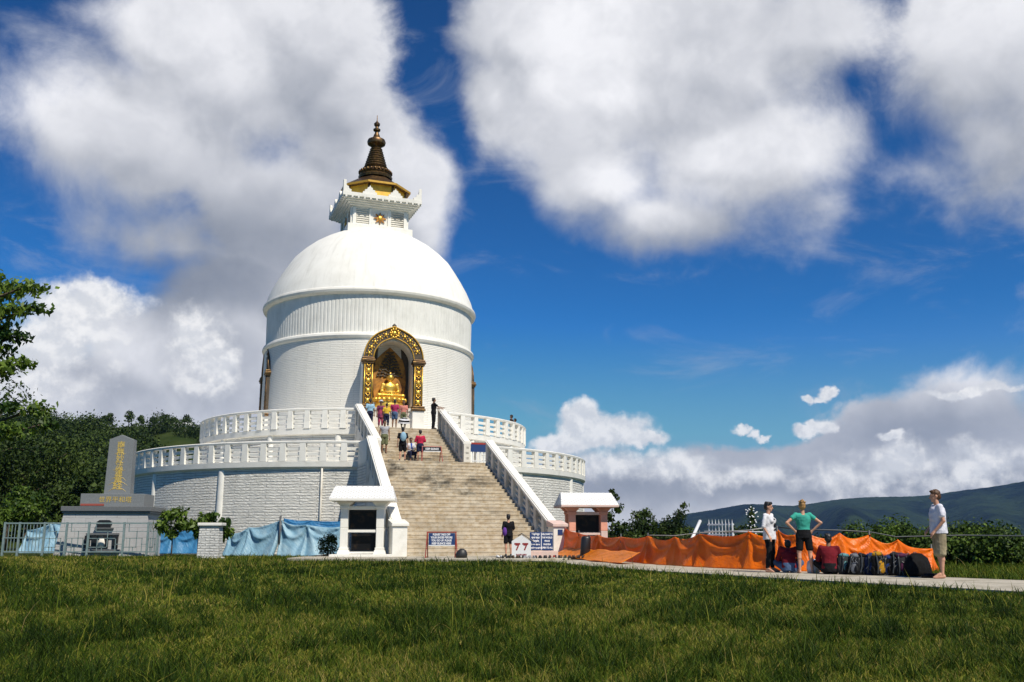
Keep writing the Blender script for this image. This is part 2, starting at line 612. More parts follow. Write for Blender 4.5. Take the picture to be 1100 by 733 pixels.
KIDS = {}


def kids(o):
    return list(o.children)


def copy_tree(o, parent=None, **kw):
    c = o.copy()
    COL.objects.link(c)
    c.parent = parent
    for ch in kids(o):
        copy_tree(ch, c)
    return c


def text(body, size, m, parent, loc, rot=(math.pi / 2, 0, 0), align='CENTER', name='lettering', ext=.002, bold=0, xs=1.0):
    cu = bpy.data.curves.new(name, 'FONT')
    cu.body = body
    cu.size = size
    cu.align_x = align
    cu.align_y = 'CENTER'
    cu.extrude = ext
    cu.offset = bold
    cu.space_line = .95
    cu.materials.append(m)
    tmp = bpy.data.objects.new('tmp', cu)
    COL.objects.link(tmp)
    bpy.context.view_layer.update()
    me = bpy.data.meshes.new_from_object(tmp.evaluated_get(bpy.context.evaluated_depsgraph_get()))
    bpy.data.objects.remove(tmp)
    if not me.materials:
        me.materials.append(m)
    o = bpy.data.objects.new(name, me)
    COL.objects.link(o)
    o.parent = parent
    o.location = loc
    o.rotation_euler = rot
    o.scale = (xs, 1, 1)
    return o


def np_mesh(name, V, F, m, parent=None, attr=None, smooth=False):
    """fast mesh from numpy: V (n,3), F (k,4) or (k,3)"""
    me = bpy.data.meshes.new(name)
    k = F.shape[1]
    me.vertices.add(len(V))
    me.vertices.foreach_set('co', V.astype(np.float32).ravel())
    me.loops.add(F.size)
    me.loops.foreach_set('vertex_index', F.astype(np.int32).ravel())
    me.polygons.add(len(F))
    me.polygons.foreach_set('loop_start', np.arange(0, F.size, k, dtype=np.int32))
    me.polygons.foreach_set('loop_total', np.full(len(F), k, dtype=np.int32))
    if smooth:
        me.polygons.foreach_set('use_smooth', np.ones(len(F), dtype=bool))
    me.update(calc_edges=True)
    if attr is not None:
        a = me.attributes.new('tint', 'FLOAT', 'POINT')
        a.data.foreach_set('value', attr.astype(np.float32))
    me.materials.append(m)
    o = bpy.data.objects.new(name, me)
    COL.objects.link(o)
    if parent is not None:
        o.parent = parent
    return o

# ------------------------------------------------------------ the pagoda
AX = Vector((-9.342, 60.0, 0))
ST = math.radians(20.8)                 # the stairs run out from the axis this far round towards +X
R1, R2, R3 = 13.84, 10.08, 6.68
pag = empty('pagoda', AX, ST, 'white domed stupa with gilt spire, golden niche and wide flared staircase', 'pagoda')
A_ = math.radians


def ring(prof, name, m, parent=pag, segs=180, a0=-180, a1=180, **k):
    return MB().lathe(prof, segs, a0=A_(a0), a1=A_(a1), closed=(a1 - a0 < 359), wob=k.pop('wob', None)).build(name, m, parent, **k)


# terraces
lower = ring([(13.84, -.3), (13.82, 4.2)], 'lower_terrace_wall', M_terr, segs=220, smooth=True)
ring([(13.82, 4.14), (13.92, 4.18), (13.98, 4.24), (14.0, 4.5), (13.9, 4.52), (R2 - .4, 4.46)], 'lower_terrace_floor', M_trim, segs=220, auto=30)
upper = ring([(10.0, 4.4), (9.98, 6.2)], 'upper_terrace_wall', M_terr, segs=180, smooth=True)
ring([(9.98, 6.2), (10.16, 6.26), (10.19, 6.55), (10.05, 6.57), (6.4, 6.6)], 'upper_terrace_floor', M_trim, segs=180, auto=30)
for k in range(-6, 5):
    a = A_(22.5 * k - 20.8 + (0))
    if abs(22.5 * k - 20.8) < 14:
        continue
    if k == 0:
        MB().tube([(13.9 * math.sin(a), -13.9 * math.cos(a), -.1), (13.9 * math.sin(a), -13.9 * math.cos(a), 4.16)], .05, 8).build('drain_pipe', M_cheek, lower, smooth=True)
        continue
    MB().loft([((13.72 * math.sin(a), -13.72 * math.cos(a), -.2), .26, .24, a), ((13.72 * math.sin(a), -13.72 * math.cos(a), 4.13), .22, .20, a)], 14).build('pilaster', M_trim, lower, auto=40)
for k in range(-6, 5):
    a = A_(22.5 * k - 20.8)
    if abs(22.5 * k - 20.8) < 16:
        continue
    MB().loft([((9.96 * math.sin(a), -9.96 * math.cos(a), 4.47), .20, .18, a), ((9.96 * math.sin(a), -9.96 * math.cos(a), 6.22), .18, .16, a)], 12).build('pilaster', M_trim, upper, auto=40)


def balustrade(R, z0, z1, gap, step, pw):
    root = ring([(R - .13, z1 - .13), (R + .15, z1 - .13), (R + .17, z1 - .04), (R + .12, z1), (R - .12, z1), (R - .15, z1 - .04)], 'balustrade', M_trim, segs=200, a0=gap, a1=360 - gap, auto=30)
    h = z1 - .13 - z0
    for k, f in enumerate((.16, .45, .73)):
        zc = z0 + h * f
        ring([(R - .10, zc - .075 + .03), (R + .06, zc - .075 - .03), (R + .07, zc + .055 - .03), (R - .09, zc + .055 + .03)], 'louver_rail', M_trim, root, segs=200, a0=gap, a1=360 - gap)
    n = int(round((360 - 2 * gap) / step))
    for i in range(n + 1):
        a = gap + (360 - 2 * gap) * i / n
        aa = a if a <= 180 else a - 360
        if not (-118 < aa < 100):
            continue
        t = A_(aa)
        b = MB()
        w0, w1 = pw * 1.12, pw * .88
        for (z, w) in ((0, w0), (h, w1)):
            pass
        b.add([(sx * (w0 if zz == 0 else w1) / 2, sy * .13 - .02, z0 + zz) for zz in (0, h) for (sx, sy) in ((-1, -1), (1, -1), (1, 1), (-1, 1))],
              [(0, 3, 2, 1), (4, 5, 6, 7), (0, 1, 5, 4), (1, 2, 6, 5), (2, 3, 7, 6), (3, 0, 4, 7)])
        o = b.build('post', M_trim, root, bevel=.015)
        o.location = (R * math.sin(t), -R * math.cos(t), 0)
        o.rotation_euler.z = t
    return root


balustrade(R1, 4.51, 5.52, 12.3, 4.2, .34)
balustrade(R2, 6.56, 7.66, 13.8, 5.5, .32)

# drum and dome
drum = ring([(6.72, 6.5), (6.68, 12.3)], 'drum', M_drum, smooth=True, segs=200)
ring([(6.66, 12.24), (6.78, 12.3), (6.84, 12.42), (6.80, 12.55), (6.7, 12.62), (6.6, 12.63)], 'drum_cornice', M_trim, auto=25)
NF = 176
b = MB().lathe([(6.62, 12.6), (6.66, 15.0)], NF * 4, wob=lambda i, r, z: (-.02 if i % 4 == 0 else 0))
b.build('fluted_band', M_band, pag)
ring([(6.6, 14.93), (6.80, 14.97), (6.90, 15.05), (6.94, 15.18), (6.90, 15.30), (6.8, 15.36), (6.7, 15.4)], 'dome_cornice', M_trim, auto=25)
dome_prof = [(6.80, 15.34), (6.62, 15.95), (6.34, 16.6), (5.99, 17.25), (5.6, 17.9), (5.2, 18.52), (4.65, 19.08), (4.05, 19.58), (3.4, 20.0), (2.7, 20.36), (2.0, 20.62), (1.2, 20.8), (0.01, 20.9)]
ring(dome_prof, 'dome', M_dome, smooth=True, segs=160)

# harmika: square box with stepped cornice, merlons and louvred windows
har = MB()
har.box(-2.15, 2.15, -2.15, 2.15, 20.1, 20.72)
har.box(-1.84, 1.84, -1.84, 1.84, 20.72, 21.95)
H = har.build('harmika', M_trim, pag, bevel=.02)
cb = MB()
zz = 21.92
for k in range(5):
    e = 1.9 + .15 * k
    cb.box(-e, e, -e, e, zz, zz + .105)
    zz += .1
cb.box(-2.62, 2.62, -2.62, 2.62, zz, zz + .24)
TOPZ = zz + .24
# dentils along the last step
db = cb
for sgn in (0, 1, 2, 3):
    c_, s_ = [(1, 0), (0, 1), (-1, 0), (0, -1)][sgn]
    for k in range(13):
        u = -2.4 + .4 * k
        x, y = u * c_ + 2.56 * s_ * 1, u * s_ - 2.56 * c_
        db.cbox((x, y, zz - .055), (.12, .12, .10))
cb.build('stepped_cornice', M_trim, H)
MS = .74
mprof = [(x * 1.1, z * MS) for x, z in [(-.42, 0), (.42, 0), (.42, .22), (.3, .26), (.3, .42), (.17, .46), (.15, .62), (.05, .68), (0, .86), (-.05, .68), (-.15, .62), (-.17, .46), (-.3, .42), (-.3, .26), (-.42, .22)]]
for sgn in range(4):
    a = sgn * math.pi / 2
    for u in (-.62, 1.0):
        o = MB().prism(mprof, 'y', -.09, .09).build('merlon', M_trim, H, bevel=.01)
        u2 = (-.85, .85)[u > 0]
        o.location = (u2 * math.cos(a) + 2.45 * math.sin(a), u2 * math.sin(a) - 2.45 * math.cos(a), TOPZ)
        o.rotation_euler.z = a
    cpf = [(0, 0), (.62, 0), (.62, .2), (.45, .26), (.4, .45), (.25, .5), (.2, .72), (.08, .78), (0, 1.0)]
    cpf = [(x * .85, z * .8) for x, z in cpf]
    for mir in (1, -1):
        o = MB().prism([(p * mir, q) for p, q in cpf][::mir], 'y', -.09, .09).build('merlon', M_trim, H, bevel=.01)
        u2 = -2.6 * mir
        o.location = (u2 * math.cos(a) + 2.5 * math.sin(a), u2 * math.sin(a) - 2.5 * math.cos(a), TOPZ)
        o.rotation_euler.z = a
# face details: frame strips, louvres, gold star
for sgn in range(4):
    a = sgn * math.pi / 2
    fr = MB()
    for u in (-1.7, -.62, .62, 1.7):
        fr.box(u - .11, u + .11, -1.93, -1.8, 20.73, 21.92)
    fr.box(-1.8, 1.8, -1.90, -1.8, 20.73, 20.86)
    fr.build('window_frame', M_trim, H, rz=a, bevel=.01)
    for s in (-1.16, 1.16):
        lv = MB()
        for k in range(7):
            z = 20.92 + .14 * k
            lv.add([(s - .42, -1.90, z), (s + .42, -1.90, z), (s + .42, -1.84, z + .11), (s - .42, -1.84, z + .11), (s - .42, -1.87, z - .02), (s + .42, -1.87, z - .02), (s + .42, -1.83, z + .09), (s - .42, -1.83, z + .09)],
                   [(0, 1, 2, 3), (7, 6, 5, 4), (0, 4, 5, 1), (2, 6, 7, 3), (0, 3, 7, 4), (1, 5, 6, 2)])
        lv.build('window_louvres', M_cheek, H, rz=a)
    stb = MB()
    pts = []
    for k in range(16):
        r = .42 if k % 2 == 0 else .2
        t = k * math.pi / 8
        pts.append((r * math.cos(t), 21.32 + r * math.sin(t)))
    stb.prism(pts, 'y', -1.93, -1.84)
    so2 = stb.build('star_emblem', M_orange, H, rz=a)
    MB().ell((0, -1.94, 21.32), (.14, .05, .14), 12, 6).build('star_boss', M_gold, so2)

# octagonal gilt drum and its roof
oc = MB().lathe([(0.01, TOPZ), (2.1, TOPZ), (2.05, 23.8), (0.01, 24.25)], 8, a0=A_(22.5), a1=A_(382.5))
OC = oc.build('octagon_drum', mat('yellow gilt plaster', (.85, .52, .05), .5, (.70, .40, .04), 3, .4, .7), pag)
for k in range(8):
    t = A_(22.5 + 45 * k)
    MB().tube([(2.09 * math.sin(t), -2.09 * math.cos(t), TOPZ), (2.04 * math.sin(t), -2.04 * math.cos(t), 23.75)], .09, 6).build('corner_rib', M_bronze, OC)
MB().lathe([(1.6, 23.75), (2.36, 23.62), (2.42, 23.76), (1.6, 24.3), (1.15, 24.6), (0.01, 24.76)], 8, a0=A_(22.5), a1=A_(382.5)).build('octagon_roof', M_bronze, OC, bevel=.02)
MB().lathe([(2.34, 23.66), (2.45, 23.66), (2.45, 23.79), (2.34, 23.79)], 8, a0=A_(22.5), a1=A_(382.5), closed=True).build('roof_edge', M_goldpaint, OC)

sp = [(1.12, 24.7), (1.16, 24.85), (1.02, 24.98), (1.08, 25.1), (.98, 25.25), (.86, 25.38), (.90, 25.45), (.74, 25.52)]
z = 25.55
for k in range(8):
    r = .76 - .052 * k
    sp += [(r, z), (r + .035, z + .06), (r - .01, z + .12), (r - .06, z + .15)]
    z += .185
sp += [(.30, z), (.34, z + .06), (.45, z + .16), (.60, z + .26), (.64, z + .42), (.58, z + .58), (.42, z + .66), (.34, z + .72), (.24, z + .82), (.20, z + .95), (.13, z + 1.1), (.13, z + 1.2), (.24, z + 1.28), (.25, z + 1.38), (.13, z + 1.46), (.11, z + 1.58), (.2, z + 1.68), (.21, z + 1.8), (.12, z + 1.9), (.06, z + 1.96), (.03, z + 2.05), (.02, z + 2.42), (0.001, z + 2.45)]
SP = MB().lathe(sp, 40).build('spire', M_bronze, pag, auto=35)
bd = MB()
for k in range(26):
    t = 2 * math.pi * k / 26
    bd.ell((1.07 * math.sin(t), -1.07 * math.cos(t), 25.18), (.1, .1, .11), 8, 5)
bd.build('spire_petals', M_bronze, SP, smooth=True)


# ---- niche with carved frame; local frame: front = -Y, wall plane at y=0
def arch_pts(r, zs, peak, n=26, pointy=0.0):
    """half-round arch with an ogee tip: list of (x,z) from left to right"""
    out = []
    for i in range(n + 1):
        t = math.pi - math.pi * i / n
        x, z = r * math.cos(t), r * math.sin(t)
        k = max(0, 1 - abs(x) / (r * .42))
        z += (peak - r) * (k ** 1.6)
        out.append((x, zs + z))
    return out


def niche(parent, psi, full):
    N = bpy.data.objects.new('niche', None)
    COL.objects.link(N)
    N.parent = parent
    t = A_(psi)
    rr = 6.35 if full else 4.98
    N.location = (rr * math.sin(t), -rr * math.cos(t), 0)
    N.rotation_euler.z = t
    F = -1.55                    # front plane of the frame
    zs = 10.86
    # side walls and vault (white outside)
    outer = [(-1.72, 6.6)] + arch_pts(1.62, zs, 1.78) + [(1.72, 6.6)]
    inner = [(-1.16, 6.6)] + arch_pts(1.16, zs - .1, 1.16) + [(1.16, 6.6)]
    n = len(outer)
    vs, fs = [], []
    for y in (F + .1, .6):
        vs += [(x, y, z) for x, z in outer] + [(x, y, z) for x, z in inner]
    for i in range(n - 1):
        fs.append((i, i + 1, n + i + 1, n + i))
        fs.append((2 * n + i, 3 * n + i, 3 * n + i + 1, 2 * n + i + 1))
        fs.append((i, 2 * n + i, 2 * n + i + 1, i + 1))
        fs.append((n + i, n + i + 1, 3 * n + i + 1, 3 * n + i))
    MB().add(vs, fs).build('niche_vault', M_trim, N, auto=30)
    # back wall
    MB().prism(inner, 'y', -.30, -.2).build('niche_back', M_ornd if full else M_trim, N)
    # carved arch band
    o2 = arch_pts(1.72, zs, 1.86, 36)
    i2 = arch_pts(1.17, zs - .02, 1.24, 36)
    m_ = len(o2)
    vs = [(x, y, z) for y in (F - .06, F + .1) for (x, z) in o2 + i2]
    fs = []
    for i in range(m_ - 1):
        fs += [(i, m_ + i, m_ + i + 1, i + 1), (2 * m_ + i, 2 * m_ + i + 1, 3 * m_ + i + 1, 3 * m_ + i), (i, i + 1, 2 * m_ + i + 1, 2 * m_ + i), (m_ + i, 3 * m_ + i, 3 * m_ + i + 1, m_ + i + 1)]
    band = MB().add(vs, fs).build('arch_band', M_ornd, N)
    eb = MB()
    eb.tube([(x, F - .09, z) for x, z in o2], .04, 8)
    eb.tube([(x * 1.0, F - .09, z) for x, z in i2], .035, 8)
    mid = [((a[0] + b_[0]) / 2, (a[1] + b_[1]) / 2) for a, b_ in zip(o2, i2)]
    eb.build('arch_moulding', M_goldpaint if full else M_bronze, band, smooth=True)
    rnd = random.Random(5)
    ob = MB()
    for i in range(2, m_ - 2, 3):
        x, z = mid[i]
        ob.ell((x, F - .08, z), (.10, .06, .10), 8, 5)
        for q in range(5):
            t2 = q * 1.256 + i
            ob.ell((x + .15 * math.cos(t2), F - .07, z + .15 * math.sin(t2)), (.038, .03, .045), 7, 4)
    for q in range(10):
        t2 = q * .628
        ob.ell((.24 * math.cos(t2), F - .1, zs + 1.48 + .24 * math.sin(t2)), (.075, .05, .075), 7, 4)
    ob.ell((0, F - .1, zs + 1.48), (.13, .07, .13), 10, 6)
    ob.build('arch_relief', M_gold if full else M_bronze, band, smooth=True)
    MB().loft([((0, F, zs + 1.84), .09, .06, 0), ((0, F, zs + 1.94), .14, .07, 0), ((0, F, zs + 2.06), .03, .03, 0)], 10).build('finial', M_ornd, band)
    for s in (-1, 1):
        p = MB().box(s * 1.45 - .27, s * 1.45 + .27, F - .12, F + .14, 8.15, 10.5)
        P = p.build('pillar', M_ornd, N, bevel=.015)
        q = MB()
        for u in (-.22, .22):
            q.box(s * 1.45 + u - .035, s * 1.45 + u + .035, F - .165, F - .115, 8.2, 10.45)
        for k in range(8):
            z = 8.36 + .285 * k
            if k % 2 == 0:
                q.ell((s * 1.45, F - .13, z), (.13, .07, .16), 9, 6)
                for g in (-1, 1):
                    q.ell((s * 1.45 + g * .11, F - .12, z + .13), (.05, .05, .05), 7, 4)
                    q.ell((s * 1.45 + g * .11, F - .12, z - .13), (.05, .05, .05), 7, 4)
            else:
                q.tube([(s * 1.45 - .14, F - .14, z - .10), (s * 1.45, F - .15, z + .0), (s * 1.45 - .12, F - .14, z + .12)], .028, 6)
                q.tube([(s * 1.45 + .14, F - .14, z - .10), (s * 1.45, F - .15, z + .0), (s * 1.45 + .12, F - .14, z + .12)], .028, 6)
                q.ell((s * 1.45, F - .14, z), (.06, .05, .06), 8, 5)
        q.build('pillar_relief', M_gold if full else M_bronze, P, smooth=True)
        c = MB()
        c.cbox((s * 1.47, F, 10.54), (.66, .42, .1))
        c.cbox((s * 1.47, F, 10.67), (.78, .5, .14))
        c.cbox((s * 1.47, F, 10.80), (.70, .44, .1))
        c.build('capital', M_bronze, P, bevel=.02)
        c = MB()
        c.cbox((s * 1.47, F, 8.08), (.72, .5, .14))
        c.cbox((s * 1.47, F, 7.95), (.82, .56, .12))
        c.build('pillar_base', M_bronze, P, bevel=.02)
        MB().box(s * 1.47 - .34, s * 1.47 + .34, F - .2, F + .2, 6.58, 7.89).build('pillar_plinth', M_trim, P, bevel=.02)
    pl = MB()
    pl.box(-1.15, 1.15, F + .05, .5, 6.55, 8.0)
    pl.box(-1.22, 1.22, F - .02, F + .2, 7.86, 8.03)
    pl.build('altar_plinth', M_cheek if full else M_trim, N, bevel=.02)
    return N


N0 = niche(pag, -2, True)
# gilt flame-shaped panel behind the statue
fl = [(-.85, 8.6), (.85, 8.6), (.98, 9.6), (.95, 10.4), (.78, 11.0), (.4, 11.4), (0, 11.75), (-.4, 11.4), (-.78, 11.0), (-.95, 10.4), (-.98, 9.6)]
MB().prism(fl, 'y', -.42, -.32).build('flame_panel', M_orange, N0, bevel=.02)
tb = MB()
rnd = random.Random(3)
tb.tube([(0, -.46, 9.4), (.02, -.46, 11.3)], [.06, .02], 6)
for k in range(9):
    z = 9.9 + .17 * k
    for s in (-1, 1):
        L = .72 * (1 - k / 10.5)
        tb.tube([(0, -.46, z), (s * L * .5, -.47, z + .16), (s * L, -.47, z + .10)], [.035, .03, .015], 6)
        for q in range(3):
            tb.ell((s * L * (.4 + .3 * q), -.48, z + .12 + rnd.uniform(-.05, .05)), (.075, .03, .055), 7, 4)
tb.build('tree_ornament', M_ornd, N0, smooth=True)
for s in (-90, 90):
    niche(pag, s, False)

# ---- staircase (local x = sideways, local -y = outwards)
ST_root = bpy.data.objects.new('staircase', None)
COL.objects.link(ST_root)
ST_root.parent = pag


def lerp(a, b, t):
    return a + (b - a) * t


S0, S1, Z0, Z1 = 15.62, 22.55, .12, 4.42
steps = MB()
NS = 25
rise = (Z1 - Z0) / NS
tread = (S1 - S0) / NS
rnd = random.Random(8)
for i in range(NS):
    z = Z0 + rise * (i + 1)
    s = S1 - tread * i
    hw = lerp(3.2, 2.55, i / NS)
    hl = lerp(3.2, 2.85, i / NS)
    steps.box(-hl, hw, -s, -s + tread + .25, z - rise - .02, z - .045)
    steps.box(-hl, hw, -s - .012, -s + tread + .02, z - .045, z)
SU0, SU1, ZU0, ZU1 = 10.1, 14.2, 4.42, 6.62
NU = 13
rise2 = (ZU1 - ZU0) / NU
tread2 = (SU1 - SU0) / NU
for i in range(NU):
    z = ZU0 + rise2 * (i + 1)
    s = SU1 - tread2 * i
    steps.box(-2.42, 1.82, -s, -s + tread2 + .25, z - rise2 - .02, z - .045)
    steps.box(-2.42, 1.82, -s - .012, -s + tread2 + .02, z - .045, z)
steps.box(-3.2, 3.0, -15.64, -13.4, 3.9, 4.42)
steps.box(-2.42, 1.82, -10.15, -9.0, 6.3, 6.62)
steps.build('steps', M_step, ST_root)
# bodies under the flights
bd = MB()
bd.add([(-2.6, -15.6, 0), (2.6, -15.6, 0), (2.6, -15.6, 4.2), (-2.6, -15.6, 4.2), (-3.25, -22.5, 0), (3.25, -22.5, 0), (3.25, -22.5, .12), (-3.25, -22.5, .12)], [(0, 1, 2, 3), (4, 7, 6, 5), (0, 4, 5, 1), (3, 2, 6, 7), (0, 3, 7, 4), (1, 5, 6, 2)])
bd.add([(-2.5, -9.6, 4.3), (1.9, -9.6, 4.3), (1.9, -9.6, 6.3), (-2.5, -9.6, 6.3), (-2.5, -14.2, 4.3), (1.9, -14.2, 4.3), (1.9, -14.2, 4.4), (-2.5, -14.2, 4.4)], [(0, 1, 2, 3), (4, 7, 6, 5), (0, 4, 5, 1), (3, 2, 6, 7), (0, 3, 7, 4), (1, 5, 6, 2)])
bd.box(-3.3, 3.3, -15.58, -13.2, 0, 4.35)
bd.build('stair_core', M_terr, ST_root)


def rail(p, q, w, name, zcap, zfoot_off, ground=0., n=8, first=True):
    """sloping parapet: stringer wall, posts, louvre bars and cap. p, q = (x, y, zfloor)"""
    p, q = Vector(p), Vector(q)
    cap_ = MB()
    cap_.beam((p.x, p.y, p.z + zcap - .15), (q.x, q.y, q.z + zcap - .15), w + .02, .10)
    cap_.beam((p.x, p.y, p.z + zcap - .05), (q.x, q.y, q.z + zcap - .05), w - .08, .055)
    root = cap_.build('stair_parapet', M_trim, ST_root, bevel=.012)
    wall = MB()
    d = q - p
    nrm = Vector((-d.y, d.x, 0)).normalized() * (w / 2 - .03)
    f0 = Vector((0, 0, zfoot_off))
    vs = []
    for c in (p, q):
        for s in (-1, 1):
            vs.append((c.x + s * nrm.x, c.y + s * nrm.y, ground))
        for s in (1, -1):
            vs.append((c.x + s * nrm.x, c.y + s * nrm.y, c.z + zfoot_off))
    wall.add(vs, [(0, 1, 2, 3), (7, 6, 5, 4), (0, 4, 5, 1), (1, 5, 6, 2), (2, 6, 7, 3), (3, 7, 4, 0)])
    wall.build('parapet_wall', M_cheek, root)
    h = zcap - .15 - zfoot_off
    slope = d.z
    for f in (.2, .5, .8):
        z = zfoot_off + h * f
        bb = MB()
        bb.beam((p.x, p.y, p.z + z - .05), (q.x, q.y, q.z + z - .05), w * .42, .10)
        bb.build('louver_rail', M_cheek, root)
    for k in range(n + 1):
        c = p + d * (k / n)
        e = d.normalized() * .13
        bb = MB()
        a0 = c - e
        a1 = c + e
        if k == 0:
            a0 = c
            a1 = c + 2 * e
        if k == n:
            a1 = c
            a0 = c - 2 * e
        bb.beam((a0.x, a0.y, a0.z + zfoot_off - .02), (a1.x, a1.y, a1.z + zfoot_off - .02), w - .04, h + .04)
        bb.build('post', M_cheek, root)
    return root


for s in (-1, 1):
    rail(((2.86 if s > 0 else -3.1), -15.62, 4.42), (s * 3.42, -22.45, .24), .46, 'lower', 1.16, .14, 0, 9)
    wu = 2.0 if s > 0 else -2.6
    rail((wu, -9.9, 6.72), (wu, -14.7, 4.42), .40, 'upper', 1.16, .12, 4.3, 6)
    nb = MB()
    nb.box(s * 3.43 - .30, s * 3.43 + .30, -22.95, -22.35, -.05, 1.28)
    nw = nb.build('newel', M_trim, ST_root, bevel=.02)
    cp = MB()
    cp.prism([(-23.02, 1.28), (-22.3, 1.28), (-22.3, 1.56), (-23.02, 1.40)], 'x', s * 3.43 - .35, s * 3.43 + .35)
    cp.build('newel_cap', M_trim if s < 0 else M_pinkp, nw, bevel=.015)
# left side parapet of the landing
wl = MB()
wl.box(-3.32, -2.88, -15.6, -13.7, 4.3, 5.45)
wl.build('landing_parapet', M_trim, ST_root, bevel=.02)

# ------------------------------------------------------------ ground, path, lawn, hills
rng = np.random.default_rng(7)


def ground_fn(T, o, c, b):
    f = T.rng(T.noise(o, .55, 5, .6), .42, .62)
    c = T.mix(f, (.020, .036, .006, 1), (.040, .055, .010, 1))
    g = T.rng(T.noise(o, 6, 6, .7), .45, .7, 0, .6)
    return T.mix(g, c, (.085, .075, .032, 1))


M_soil = mat('turf', (.04, .06, .015), .95, bump=1.0, bscale=9, fn=ground_fn, spec=.1)
# terrain sheet: level round the monument, falling away to the valley, out to the horizon
radii = np.concatenate([np.linspace(0, 90, 46), np.geomspace(95, 14000, 60)])
na = 180
V = [(0, 0, 0)]
for r in radii[1:]:
    for k in range(na):
        a = 2 * math.pi * k / na
        x, y = r * math.sin(a), r * math.cos(a)
        t = min(max((r - 95) / 700, 0), 1)
        z = -90 * t * t * (3 - 2 * t)
        V.append((x, y, z))
F = []
for i in range(len(radii) - 2):
    for k in range(na):
        k2 = (k + 1) % na
        F.append((1 + i * na + k, 1 + i * na + k2, 1 + (i + 1) * na + k2, 1 + (i + 1) * na + k))
b = MB()
b.v = V
b.f = F + [(0, 1 + (k + 1) % na, 1 + k) for k in range(na)]
tag(b.build('ground', M_soil, smooth=True), kind='structure')


def conc_fn(T, o, c, b):
    f = T.rng(T.noise(o, 1.3, 7, .65), .42, .66)
    c = T.mix(f, (.46, .42, .34, 1), (.30, .27, .20, 1))
    return T.mix(T.rng(T.noise(o, 14, 5, .7), .5, .7, 0, .5), c, (.16, .14, .10, 1))


M_conc = mat('weathered concrete path', (.4, .36, .3), .9, bump=.6, bscale=10, fn=conc_fn)
# path: near edge and far edge run from the right towards the foot of the stairs
near = [(15.5, 4.0), (9.4, 12.6), (7.9, 15.0), (5.6, 19.6), (3.45, 24.0), (2.1, 28.3), (1.4, 32.0), (.6, 33.6)]
far = [(19.5, 6.0), (12.6, 15.2), (9.9, 18.9), (7.9, 22.0), (6.1, 25.6), (5.1, 29.5), (4.2, 34.0), (4.0, 37.0)]
b = MB()
n = len(near)
vs = [(x, y, .055) for x, y in near] + [(x, y, .055) for x, y in far] + [(x, y, -.1) for x, y in near] + [(x, y, -.1) for x, y in far]
fs = []
for i in range(n - 1):
    fs += [(i, n + i, n + i + 1, i + 1), (2 * n + i, 2 * n + i + 1, 3 * n + i + 1, 3 * n + i), (i, i + 1, 2 * n + i + 1, 2 * n + i), (n + i, 3 * n + i, 3 * n + i + 1, n + i + 1)]
fs += [(0, 2 * n, 3 * n, n), (n - 1, 2 * n - 1, 4 * n - 1, 3 * n - 1)]
b.add(vs, fs)
tag(b.build('path', M_conc), kind='structure')
b = MB()
apron = [(-8.2, 34.8), (-6.3, 34.2), (.62, 33.55), (4.0, 36.6), (3.9, 42.5), (-4.4, 46.0), (-8.4, 46.2)]
b.prism(apron, 'z', -.1, .115)
tag(b.build('pavement', M_conc, bevel=.02), kind='structure')


# grass blades ---------------------------------------------------------------
def grass_fn(T, o, c, b):
    a = T.n.new('ShaderNodeAttribute')
    a.attribute_name = 'tint'
    r = T.n.new('ShaderNodeValToRGB')
    e = r.color_ramp.elements
    e[0].position, e[0].color = 0, (.014, .030, .004, 1)
    e[1].position, e[1].color = 1, (.36, .27, .10, 1)
    for p, q in ((.30, (.036, .070, .006, 1)), (.56, (.100, .150, .012, 1)), (.80, (.30, .27, .04, 1))):
        k = r.color_ramp.elements.new(p)
        k.color = q
    T.l.new(a.outputs['Fac'], r.inputs[0])
    return r.outputs[0]


M_grass = mat('grass blades', (.05, .08, .02), .6, fn=grass_fn, transl=.3, spec=.12)


def smooth_noise(x, y, f, seed):
    r = np.random.default_rng(seed)
    out = np.zeros_like(x)
    for k in range(7):
        a = r.uniform(0, 2 * math.pi)
        ff = f * r.uniform(.6, 1.7)
        out += np.sin((x * math.cos(a) + y * math.sin(a)) * ff + r.uniform(0, 6.28))
    return out / 3.0


def inside(px_, py_, poly):
    r = np.zeros(px_.shape, bool)
    j = len(poly) - 1
    for i in range(len(poly)):
        xi, yi = poly[i]
        xj, yj = poly[j]
        c = ((yi > py_) != (yj > py_)) & (px_ < (xj - xi) * (py_ - yi) / (yj - yi + 1e-12) + xi)
        r ^= c
        j = i
    return r


pathpoly = near + far[::-1]


def blades(x, y, hgt, wid, lean, tint, seg=3):
    n = len(x)
    yaw = rng.uniform(0, 2 * math.pi, n)
    # blades face roughly across the line of sight so they keep their width
    la = rng.uniform(0, 2 * math.pi, n)
    lx, ly = np.cos(la) * lean * hgt, np.sin(la) * lean * hgt
    wx, wy = np.cos(yaw), np.sin(yaw)
    rows = []
    for k in range(seg + 1):
        t = k / seg
        w = wid * (1 - t ** 1.6) * .5 + wid * .04
        cx = x + lx * t * t
        cy = y + ly * t * t
        cz = hgt * (t - .28 * t * t * np.minimum(lean, 1.2))
        rows.append(np.stack([cx - wx * w, cy - wy * w, cz], 1))
        rows.append(np.stack([cx + wx * w, cy + wy * w, cz], 1))
    Vv = np.stack(rows, 1).reshape(-1, 3)
    base = (np.arange(n) * (2 * (seg + 1)))[:, None]
    Fs = []
    for k in range(seg):
        Fs.append(base + np.array([2 * k, 2 * k + 1, 2 * k + 3, 2 * k + 2]))
    Ff = np.stack(Fs, 1).reshape(-1, 4)
    tt = np.repeat(tint, 2 * (seg + 1))
    return Vv, Ff, tt


